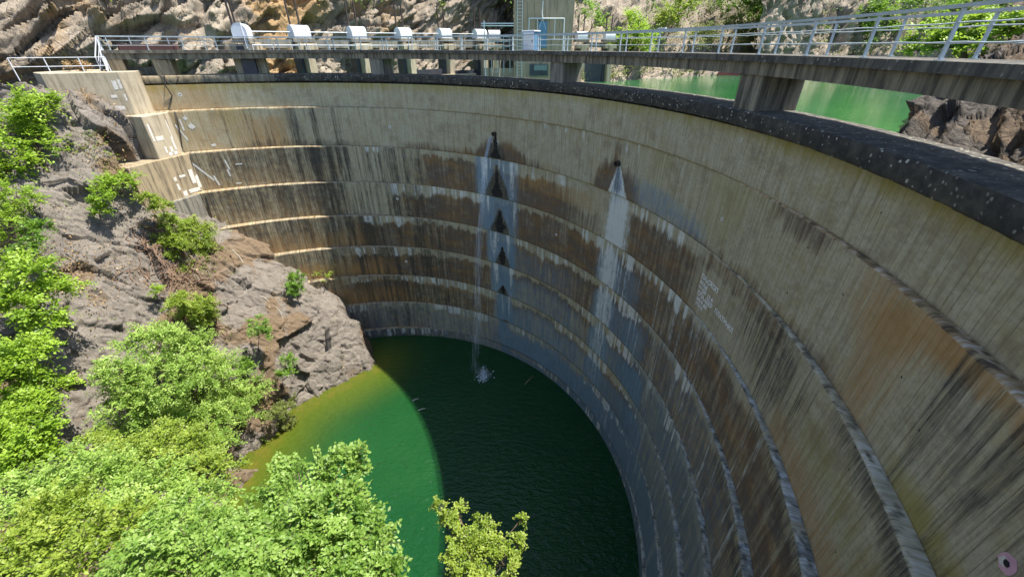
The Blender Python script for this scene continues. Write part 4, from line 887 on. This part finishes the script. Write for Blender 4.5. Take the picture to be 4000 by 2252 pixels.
PL = [
 ('linden_tree', [(-29.54, 26.13, -3.77, 1.31, 1.43), (-29.38, 25.98, -5.12, 1.23, 1.47), (-29.23, 24.04, -5.63, 1.16, 1.63), (-29.14, 27.25, -3.24, 0.87, 0.99), (-29.43, 23.8, -6.73, 1.06, 0.94)]),
 ('ash_tree', [(-27.81, 21.91, -7.31, 1.11, 0.88), (-27.66, 22.37, -7.94, 0.92, 0.8), (-27.55, 20.69, -8.25, 0.76, 0.98), (-27.49, 19.82, -9.27, 0.54, 0.86)]),
 ('dark_shrub', [(-25.76, 20.37, -8.69, 0.82, 0.75), (-25.65, 19.64, -9.19, 0.74, 0.6)]),
 ('vine_mass', [(-24.25, 17.48, -9.69, 1.27, 1.07), (-24.07, 17.71, -11.0, 1.13, 1.03), (-23.93, 16.09, -10.89, 1.06, 1.06), (-23.81, 16.54, -12.17, 1.02, 0.92)]),
 ('vine_mass', [(-22.76, 14.53, -12.54, 1.39, 1.11), (-22.56, 14.19, -14.0, 0.96, 0.96), (-22.44, 13.31, -12.89, 0.89, 1.07), (-22.26, 12.87, -14.18, 1.28, 0.82)]),
 ('vine_mass', [(-19.72, 10.91, -13.39, 1.19, 0.79), (-19.56, 10.93, -14.41, 0.91, 0.74), (-19.43, 10.02, -13.92, 1.09, 0.78)]),
 ('river_tree', [(-20.58, 18.37, -14.95, 1.71, 1.37), (-20.38, 19.86, -16.49, 1.51, 1.26), (-20.18, 19.75, -18.76, 2.38, 1.85), (-19.89, 16.6, -16.37, 2.51, 1.6), (-20.44, 15.65, -14.59, 1.23, 0.92), (-20.3, 21.41, -22.33, 2.07, 1.77), (-20.02, 18.11, -21.06, 2.91, 1.59), (-20.52, 22.0, -25.59, 1.72, 1.57), (-20.41, 15.85, -18.77, 2.06, 1.26), (-20.23, 14.84, -16.35, 1.26, 1.05)]),
 ('bright_vine', [(-26.2, 26.55, -7.91, 1.18, 0.74), (-26.04, 24.85, -8.29, 0.63, 0.76), (-25.97, 24.49, -8.95, 0.56, 0.51)]),
 ('olive_vine', [(-24.78, 28.73, -12.43, 1.82, 1.06), (-24.57, 26.7, -12.49, 1.3, 1.3), (-24.43, 28.24, -13.89, 1.4, 1.4), (-24.37, 26.7, -9.48, 0.77, 0.61), (-24.57, 26.32, -8.78, 0.67, 0.48), (-24.5, 27.03, -10.77, 0.85, 0.79), (-24.39, 26.38, -13.96, 1.04, 0.83)]),
 ('yellow_shrub', [(-21.99, 23.19, -15.54, 1.23, 0.76), (-21.85, 23.42, -16.54, 0.99, 0.85), (-21.75, 22.18, -14.39, 0.92, 0.65)]),
 ('tuft', [(-23.48, 22.69, -13.94, 0.47, 0.42)]),
 ('ridge_bush', [(-18.98, 30.74, -17.64, 0.7, 0.77), (-18.93, 30.07, -18.06, 0.76, 0.62)]),
 ('rock_bush', [(-18.7, 24.14, -17.59, 0.76, 0.58), (-18.63, 23.9, -18.51, 0.77, 0.65), (-18.57, 23.31, -17.51, 0.63, 0.52)]),
 ('rock_bush', [(-17.48, 23.84, -20.99, 0.68, 0.68), (-17.42, 23.21, -21.84, 0.61, 0.74)]),
 ('shore_bush', [(-18.01, 22.32, -24.59, 0.94, 0.87), (-17.93, 22.04, -25.87, 0.7, 0.57), (-17.87, 20.92, -23.9, 0.66, 0.66)]),
 ('rock_bush', [(-19.68, 22.59, -20.27, 0.59, 0.7), (-19.62, 21.96, -20.47, 0.52, 0.52)]),
 ('grey_bush', [(-29.12, 30.03, -4.85, 0.67, 0.83), (-29.04, 29.45, -5.94, 0.73, 0.84), (-28.97, 30.09, -3.96, 0.61, 0.5)]),
 ('fig_tree', [(-4.86, 7.0, -10.16, 0.82, 0.55), (-5.57, 6.4, -10.06, 0.94, 0.63), (-4.21, 5.91, -9.95, 0.71, 0.66), (-4.82, 5.32, -9.78, 1.07, 0.73), (-3.69, 5.13, -10.12, 0.84, 0.66), (-5.39, 4.81, -10.0, 1.1, 0.64), (-2.89, 4.44, -9.91, 0.62, 0.44), (-4.25, 4.58, -10.23, 1.07, 0.53), (-6.26, 5.37, -10.04, 0.58, 0.48)]),
 ('fig_sprig', [(-4.12, 7.21, -9.53, 0.17, 0.17)]),
 ('bramble', [(-13.21, 10.1, -13.79, 1.83, 0.69), (-14.56, 9.59, -13.57, 1.35, 0.67), (-11.12, 9.01, -13.43, 1.16, 0.65), (-15.98, 10.14, -13.37, 0.93, 0.62)]),
 ('bramble', [(-12.37, 6.91, -11.25, 1.59, 0.57), (-9.95, 6.58, -11.08, 1.34, 0.56), (-13.5, 6.61, -10.94, 1.12, 0.56), (-8.21, 6.11, -10.84, 0.87, 0.54)]),
 ('bramble', [(-9.66, 4.39, -8.66, 1.04, 0.48), (-7.97, 4.19, -8.56, 1.02, 0.47), (-9.38, 3.79, -8.46, 0.83, 0.38)]),
 ('fig_bush', [(-6.55, 4.13, -8.14, 0.75, 0.38), (-5.62, 3.8, -8.05, 0.8, 0.44), (-6.22, 3.5, -7.94, 0.92, 0.35), (-4.77, 3.46, -7.86, 0.71, 0.32)]),
 ('shoot_tree', [(-0.88, 5.35, -10.64, 0.64, 0.49), (-0.93, 4.82, -10.56, 0.8, 0.47), (-1.61, 5.7, -10.48, 0.31, 0.46), (-1.9, 6.16, -10.46, 0.17, 0.23), (-1.45, 6.04, -10.53, 0.23, 0.21), (-0.17, 4.79, -10.5, 0.42, 0.42), (0.17, 5.22, -10.47, 0.18, 0.39), (0.28, 5.88, -10.52, 0.11, 0.25)]),
 ('bank_tree', [(19.65, 22.48, 0.36, 0.94, 0.75), (19.56, 20.77, 0.63, 1.03, 0.69), (19.43, 19.07, 0.24, 1.13, 0.8), (19.32, 20.67, -0.04, 1.06, 0.53), (19.59, 18.56, 0.62, 0.77, 0.69), (19.5, 22.62, -0.21, 0.58, 0.39)]),
 ('bank_tree', [(19.61, 77.43, 3.41, 1.78, 1.78), (20.17, 77.2, 1.51, 2.45, 1.61)]),
 ('bank_tree', [(28.6, 84.68, 4.6, 2.89, 2.07), (30.3, 84.16, 5.42, 2.05, 2.05), (27.21, 83.81, 3.11, 2.44, 1.74)]),
 ('bank_tree', [(12.15, 73.37, 3.98, 1.5, 1.79), (12.84, 73.11, 2.71, 1.33, 1.21)]),
 ('bank_tree', [(18.51, 74.91, 0.12, 3.76, 1.13), (22.0, 74.15, 0.66, 1.87, 1.37)]),
 ('bank_tree', [(33.47, 84.15, 0.74, 2.81, 1.97), (35.79, 83.66, 1.93, 2.09, 1.74)]),
 ('bank_tree', [(45.64, 91.68, 1.14, 3.06, 2.14), (48.92, 91.2, 2.11, 2.66, 1.9), (42.36, 90.8, 3.05, 2.64, 1.89)]),
 ('bank_tree', [(42.95, 94.03, 6.37, 4.54, 2.27), (49.46, 93.33, 6.32, 4.54, 2.27), (46.6, 92.72, 4.72, 3.82, 1.91)]),
 ('bank_tree', [(52.61, 93.51, 1.83, 2.34, 2.34), (52.89, 93.14, 3.78, 1.92, 2.31)]),
 ('bank_tree', [(73.04, 97.72, 5.3, 3.58, 3.18), (76.98, 97.19, 1.21, 2.85, 2.85), (73.13, 96.84, 1.89, 2.44, 2.84)]),
 ('bank_tree', [(76.93, 90.84, 6.15, 4.39, 1.83), (84.52, 90.27, 6.11, 4.39, 1.83), (91.75, 89.79, 5.48, 3.67, 2.2)]),
 ('cliff_bush', [(-17.71, 57.38, 4.65, 1.61, 0.83), (-16.38, 57.11, 5.19, 1.37, 0.91)]),
 ('cliff_bush', [(-33.41, 40.22, 3.39, 1.13, 0.71)]),
 ('dry_shrub', [(-30.96, 32.34, -1.32, 0.78, 0.34), (-30.1, 32.23, -1.22, 0.5, 0.28)]),
 ('ledge_sprig', [(-18.45, 33.47, -18.56, 0.38, 0.38), (-17.78, 33.43, -18.97, 0.46, 0.23), (-17.08, 33.37, -18.51, 0.38, 0.19)]),
 ('ledge_sprig', [(-16.46, 33.08, -21.92, 0.39, 0.2)]),
]
# per plant: label, category, leaf material, leaf size, density, clump, ground, trunk
PS = [
 ('bright green leafy tree high on the left bank, below the path railing', 'tree', 'leaf_lime', .20, 1.0, .34, 'L', .10),
 ('feathery light green tree with thin bare stems on the left bank', 'tree', 'leaf_lime', .13, .55, .30, 'L', .06),
 ('small dark green shrub below the feathery tree on the left bank', 'shrub', 'leaf_deep', .15, 1.0, .3, 'L', .05),
 ('dense leafy shrub at the left edge, uppermost of three cascading down the bank', 'shrub', 'leaf_lime', .18, 1.1, .30, 'L', .06),
 ('dense leafy shrub at the left edge, middle of three cascading down the bank', 'shrub', 'leaf_lime', .18, 1.1, .30, 'L', .06),
 ('dense leafy shrub at the left edge, lowest of three cascading down the bank', 'shrub', 'leaf_lime', .16, 1.1, .30, 'L', .06),
 ('large bushy bright green tree beside the pool at the foot of the rock', 'tree', 'leaf_fresh', .14, .75, .28, 'L', .14),
 ('bright green climbing vine draped over bare rock below the abutment', 'vine', 'leaf_lime', .15, 1.0, .3, 'L', .04),
 ('olive green shrub spreading over the rock under the grey abutment block', 'shrub', 'leaf_yellow', .13, .7, .30, 'L', .05),
 ('yellow-green shrub in the middle of the rock above the big tree', 'shrub', 'leaf_yellow', .13, .8, .30, 'L', .04),
 ('tiny lone green tuft on the bare rock among dry vines', 'shrub', 'leaf_lime', .12, .9, .22, 'L', .02),
 ('round green bush on the rock ridge against the dam wall', 'shrub', 'leaf_deep', .14, 1.1, .25, 'L', .04),
 ('light green bush in the middle of the rock face below the hose', 'shrub', 'leaf_fig', .12, .7, .28, 'L', .03),
 ('upright green bush on the rock face above the shoreline', 'shrub', 'leaf_deep', .12, .8, .26, 'L', .03),
 ('olive bush at the waterline beside the big tree', 'shrub', 'leaf_olive', .13, .8, .28, 'L', .04),
 ('small dark bush at the right of the big tree crown on the rock', 'shrub', 'leaf_deep', .12, .8, .24, 'L', .03),
 ('grey-green bush on the rock top beside the abutment', 'shrub', 'leaf_olive', .12, .6, .28, 'L', .03),
 ('broad fig tree with lobed green leaves hanging over the pool in the foreground', 'tree', 'leaf_fig', .125, 1.0, .30, 'R', .10),
 ('single leafy fig shoot sticking out above the fig tree crown', 'shoot', 'leaf_fig', .13, 1.0, .12, None, .012),
 ('yellow-green bramble thicket just below the big pool tree', 'thicket', 'leaf_yellow', .11, .8, .30, 'R', .05),
 ('light green bramble thicket left of the fig tree, between two others', 'thicket', 'leaf_fresh', .10, .8, .28, 'R', .05),
 ('yellow-green bramble thicket in the bottom left corner', 'thicket', 'leaf_yellow', .085, .8, .26, 'R', .05),
 ('low fig bush at the bottom edge left of the fig tree', 'shrub', 'leaf_fig', .10, .9, .26, 'R', .05),
 ('small yellow-green tree with upright shoots at the bottom edge over the pool', 'tree', 'leaf_yellow', .075, .75, .20, 'R', .035),
 ('bright green tree behind the railing at the far right', 'tree', 'leaf_lime', .15, .9, .30, 'RR', .12),
 ('conical green tree on the far bank right of the tower', 'tree', 'leaf_lime', .34, .8, .5, 'CR', .12),
 ('yellow-green tree high on the far bank', 'tree', 'leaf_yellow', .34, .8, .5, 'CR', .12),
 ('pale green bush close to the right side of the tower', 'tree', 'leaf_fig', .32, .7, .5, 'CR', .1),
 ('wide green bushes along the far shoreline right of the last hoist cover', 'shrub', 'leaf_lime', .32, .8, .5, 'CR', .1),
 ('olive bush on the far bank behind the middle of the railing', 'shrub', 'leaf_olive', .34, .7, .5, 'CR', .1),
 ('olive bushes on the far bank left of the pale crag', 'shrub', 'leaf_olive', .34, .7, .5, 'CR', .1),
 ('dark green trees at the top edge above the far bank', 'tree', 'leaf_deep', .38, .7, .55, 'CR', .15),
 ('bright green bush touching the left side of the pale crag', 'shrub', 'leaf_lime', .32, .8, .5, 'CR', .1),
 ('dark green trees right of the pale crag', 'tree', 'leaf_deep', .36, .7, .5, 'CR', .14),
 ('dark trees at the top right edge on the far hillside', 'tree', 'leaf_deep', .38, .7, .5, 'CR', .14),
 ('green bush growing on the cliff at the top edge, left of centre', 'shrub', 'leaf_yellow', .25, .8, .4, 'CL', .06),
 ('green bush at the top of the cliff above the steel stair', 'shrub', 'leaf_yellow', .2, .8, .35, 'CL', .06),
 ('dry orange shrub on the path behind the pipe railing', 'shrub', 'dry', .12, .6, .22, None, .02),
 ('sparse yellow-green sprigs growing from the dam ledge near the rock ridge', 'sprig', 'leaf_yellow', .11, .35, .2, None, .012),
 ('tiny green sprig on the lowest lit dam ledge beside the rock', 'sprig', 'leaf_yellow', .09, .45, .15, None, .01)]
DM = {3: 1.7, 4: 1.7, 5: 1.7, 0: 1.5, 1: 1.3, 6: 1.55, 17: 1.5, 19: 1.6, 20: 1.7, 21: 1.7, 22: 1.6, 23: 1.2, 7: 1.5, 8: 2.2, 9: 1.9, 24: 1.5, 11: 1.5}
for i, ((nm, lb), s_) in enumerate(zip(PL, PS)):
    far = nm in ('bank_tree', 'cliff_bush') and i != 24
    plant(nm, lb, s_[0], s_[1], s_[2], s_[3] * (.95 if nm in ('bank_tree', 'cliff_bush', 'ledge_sprig') else .78), s_[4] * DM.get(i, 1.25) * 1.15, s_[5], None, s_[6], s_[7], seed=i * 13, twigs=0 if far else 8, far=far, ragged=.3 if nm in ('shoot_tree', 'river_tree') else .25)
print('LEAVES', NLEAF)

# ------------------------------------------------------------------ undergrowth that nobody could count
def scatter(name, src, mat, leaf, n, mask, label, cat, seed, per=14, rad=.35, lift=.12):
    rg = np.random.default_rng(seed); me = src.data; co = np.empty(len(me.vertices) * 3, np.float32); me.vertices.foreach_get('co', co); co = co.reshape(-1, 3).astype(float)
    no = np.empty(len(me.vertices) * 3, np.float32); me.vertices.foreach_get('normal', no); no = no.reshape(-1, 3).astype(float)
    w = np.clip(mask(co, no), 0, None); w = w / w.sum(); idx = rg.choice(len(co), n, p=w)
    c = co[idx][:, None] + no[idx][:, None] * lift + rg.normal(size=(n, per, 3)) * rad * rg.uniform(.4, 1.2, (n, 1, 1)) * np.array([1, 1, .6]); c = c.reshape(-1, 3)
    nn = np.repeat(no[idx], per, 0) * .5 + np.array([0, 0, .6]) + rg.normal(size=c.shape) * .5; nn /= np.linalg.norm(nn, axis=1, keepdims=True)
    T = np.clip(np.repeat(rg.uniform(.1, .9, n), per) + rg.normal(0, .15, len(c)), 0, 1)
    V, F = leaf_cloud(c, nn, leaf * rg.uniform(.6, 1.3, len(c)), rg); o = npmesh(name, V, F, M[mat], None, False, {'tint': np.repeat(np.c_[T, T * 0, T * 0], 4, 0)})
    return tag(o, label, cat, None, 'stuff')
def box_(P, c, r): return np.exp(-(((P - np.array(c)) / np.array(r)) ** 2).sum(1))
scatter('scrub', cr_, 'leaf_olive', .34, 900, lambda P, N: ss(.47, .62, fbm(P * .13, 3, 9)) * (P[:, 2] > RES_Z + 1.0), 'low olive scrub covering the far hillside above the reservoir', 'scrub', 1, 16, .8, .3)
scatter('scrub', cr_, 'leaf_deep', .36, 500, lambda P, N: ss(.5, .6, fbm(P * .10 + 30, 3, 19)) * (P[:, 2] > RES_Z + 3), 'dark green scrub patches on the far hillside', 'scrub', 2, 18, .9, .35)
scatter('scrub', cr_, 'leaf_olive', .26, 420, lambda P, N: (P[:, 2] > RES_Z + .35) * (P[:, 2] < RES_Z + 2.6) * ss(.38, .55, fbm(P * .3, 3, 59)) * (P[:, 0] < 70), 'brownish olive brush hanging along the far waterline', 'scrub', 8, 16, .5, .15)
scatter('scrub', cl, 'leaf_yellow', .22, 110, lambda P, N: ss(.58, .66, fbm(P * .2, 3, 29)) * (P[:, 2] > 3), 'sparse yellowish tufts on the cliff behind the hoists', 'scrub', 3, 14, .4, .15)
scatter('leaf_litter', left_bank, 'dry', .11, 900, lambda P, N: box_(P, (-26.5, 20.5, -11.5), (1.6, 2.2, 2.4)) + .8 * box_(P, (-22.0, 17.5, -19.5), (1.5, 1.8, 2.6)) + .35 * box_(P, (-27.5, 27.8, -6.5), (1.5, 1.2, 1.6)) + .25 * ss(.6, .7, fbm(P * .5, 3, 39)), 'brown dead leaves and dry grass lying on the rock slope', 'leaf litter', 4, 10, .3, .05)
scatter('undergrowth', left_bank, 'leaf_yellow', .12, 420, lambda P, N: box_(P, (-24.6, 27.6, -12.2), (1.4, 1.4, 2.2)) + box_(P, (-22.6, 24.5, -15.6), (1.4, 1.2, 1.4)) + .5 * box_(P, (-28, 28.2, -6), (1.2, 1, 1.6)) + .5 * box_(P, (-20.5, 24.5, -20.5), (.8, 1.2, 2)) + .08 * ss(.55, .7, fbm(P * .4, 3, 49)), 'thin yellow-green undergrowth on the rock slope', 'undergrowth', 5, 12, .3, .08)
scatter('undergrowth', right_bank, 'leaf_deep', .13, 1500, lambda P, N: (P[:, 2] < -5) * (P[:, 0] < -1.5) * (P[:, 2] > -25) * 1.0, 'dark undergrowth on the near bank beneath the brambles', 'undergrowth', 6, 14, .4, .2)
# dry vines over the rock
rv = random.Random(5); mv = MB()
def vine(start, n, step, bv, drift):
    p = Vector(start); pts = []
    d = Vector((rv.gauss(0, 1), rv.gauss(0, 1), rv.gauss(0, 1))).normalized()
    for _ in range(n):
        l_, n_, _, _ = BV[bv].find_nearest(p); n_ = n_ if n_.dot(Vector((1, -.6, .6))) > 0 else -n_
        pts.append(l_ + n_ * rv.uniform(.03, .16)); d = (d + Vector((rv.gauss(0, .5), rv.gauss(0, .5), rv.gauss(0, .5))) + Vector(drift)).normalized(); p = l_ + d * step
    return pts
for k in range(480):
    c = rv.choice([(-24.6, 26.2, -11.5), (-23.8, 25.2, -13.6), (-23.2, 24.4, -15.3), (-23.0, 23.3, -16.6), (-21.5, 18.5, -20.5), (-24.6, 26.2, -11.8)]); s_ = tuple(x + rv.gauss(0, .75) for x in c)
    mv.tube(vine(s_, rv.randint(4, 9), .3, 'L', (.1, -.1, -.25)), rv.uniform(.016, .042), 4)
dv_ = mv.build('dry_vines', M['vine'], None); tag(dv_, 'tangle of dry brown leafless vines over the middle of the rock slope', 'vines', None, 'stuff')

# ================================================================== FALLING WATER
def mat_jet(name, alpha):
    t = NT(name); t.set((.78, .88, .96), .25); t.p.inputs['Alpha'].default_value = alpha; t.p.inputs['IOR'].default_value = 1.33; return t.m
M['jet'] = mat_jet('falling_water', .10); M['foam'] = mat_jet('white_foam', .5)
P0 = wall_pt(1, 53.5, -5.5, .22); nrm = wall_n(1, 53.5); tang = Vector((-nrm.y, nrm.x, 0)); rj = random.Random(9)
jet = empty('water_jet', (-2.6, 27.9, WATER_Z), 'thin white water jet falling free from the left outlet into the pool', 'water jet')
m = MB(); tf = 2.05
for k in range(520):
    sp = rj.gauss(0, 1); sn = rj.gauss(0, 1); t0 = tf * rj.random() ** .8; dt = rj.uniform(.05, .2) * (1.1 - .3 * t0); v = 1.65 + .05 * sn
    pts = [P0 + nrm * (v * t) + tang * (sp * (.02 + .13 * t)) + Vector((0, 0, -4.9 * t * t)) for t in [t0 + dt * j / 3 for j in range(4)] if t < tf]
    if len(pts) > 1: m.tube(pts, rj.uniform(.007, .022), 4)
js = m.build('stream', M['jet'], jet); js['kind'] = 'stuff'
m = MB()
for k in range(1500):
    a = rj.uniform(0, 6.283); r_ = abs(rj.gauss(0, .38)); z = abs(rj.gauss(0, .5)) * math.exp(-r_); c = Vector((-2.63 + r_ * math.cos(a), 27.8 + r_ * math.sin(a), WATER_Z + .02 + z)); s_ = rj.uniform(.008, .026)
    n = len(m.v); m.v += [tuple(c + Vector(q) * s_) for q in ((1,0,0),(-1,0,0),(0,1,0),(0,-1,0),(0,0,1.3),(0,0,-1))]
    m.f += [(n+a_, n+b_, n+4) for a_, b_ in ((0,2),(2,1),(1,3),(3,0))] + [(n+b_, n+a_, n+5) for a_, b_ in ((0,2),(2,1),(1,3),(3,0))]
spl = m.build('splash', M['foam'], jet); spl['kind'] = 'stuff'
m = MB()
for k in range(70):
    a = rj.uniform(0, 6.283); r_ = abs(rj.gauss(0, .42)); c = Vector((-2.62 + r_ * math.cos(a), 27.75 + r_ * math.sin(a), WATER_Z + .006 + k * .0002)); s_ = rj.uniform(.04, .15); n = len(m.v)
    m.v += [tuple(c + Vector((math.cos(q) * s_ * rj.uniform(.5, 1), math.sin(q) * s_ * rj.uniform(.5, 1), 0))) for q in [j * 1.047 for j in range(6)]]; m.f.append(tuple(range(n, n + 6)))
fm = m.build('foam', M['foam'], jet); fm['kind'] = 'stuff'
j2 = empty('water_film', wall_pt(1, 26.6, -5.6, .05), 'white water spreading in a fan down the wall from the right outlet', 'water film')
m = MB()
for k in range(150):
    f = rj.gauss(0, .42); th0 = 26.5; pts = []
    z = -5.6 - rj.random() ** 1.5 * 1.2; zend = z - rj.uniform(.3, 1.6)
    while z > zend:
        kk = 1 if z > -7.2 else 2; th = th0 - .2 * (-5.6 - z) + f * (.12 + 1.1 * (-5.6 - z) ** .85); pts.append(wall_pt(kk, th, z, .025 + .02 * abs(f))); z -= .14
    if len(pts) > 1: m.tube(pts, rj.uniform(.006, .016), 4)
q = m.build('stream', M['jet'], j2); q['kind'] = 'stuff'
# two pale sticks adrift at the edge of the shade, one log by the far wall
for i, (x, y, a, L, lab) in enumerate(((-8.35, 24.9, .5, .55, 'pale stick floating on the pool, the farther of two'), (-7.6, 23.8, .35, .6, 'pale stick floating on the pool, the nearer of two'), (1.6, 27.3, .9, 1.4, 'grey driftwood branch floating near the dam right of the splash'))):
    d = Vector((math.cos(a), math.sin(a), 0)) * L / 2; c = Vector((x, y, WATER_Z + .02))
    o = MB().tube([c - d, c + Vector((0, .05, .02)), c + d], [.03, .035, .015], 6).build('driftwood', M['white_paint'] if i < 2 else M['wood'], None, True); tag(o, lab, 'driftwood', 'driftwood on the pool')
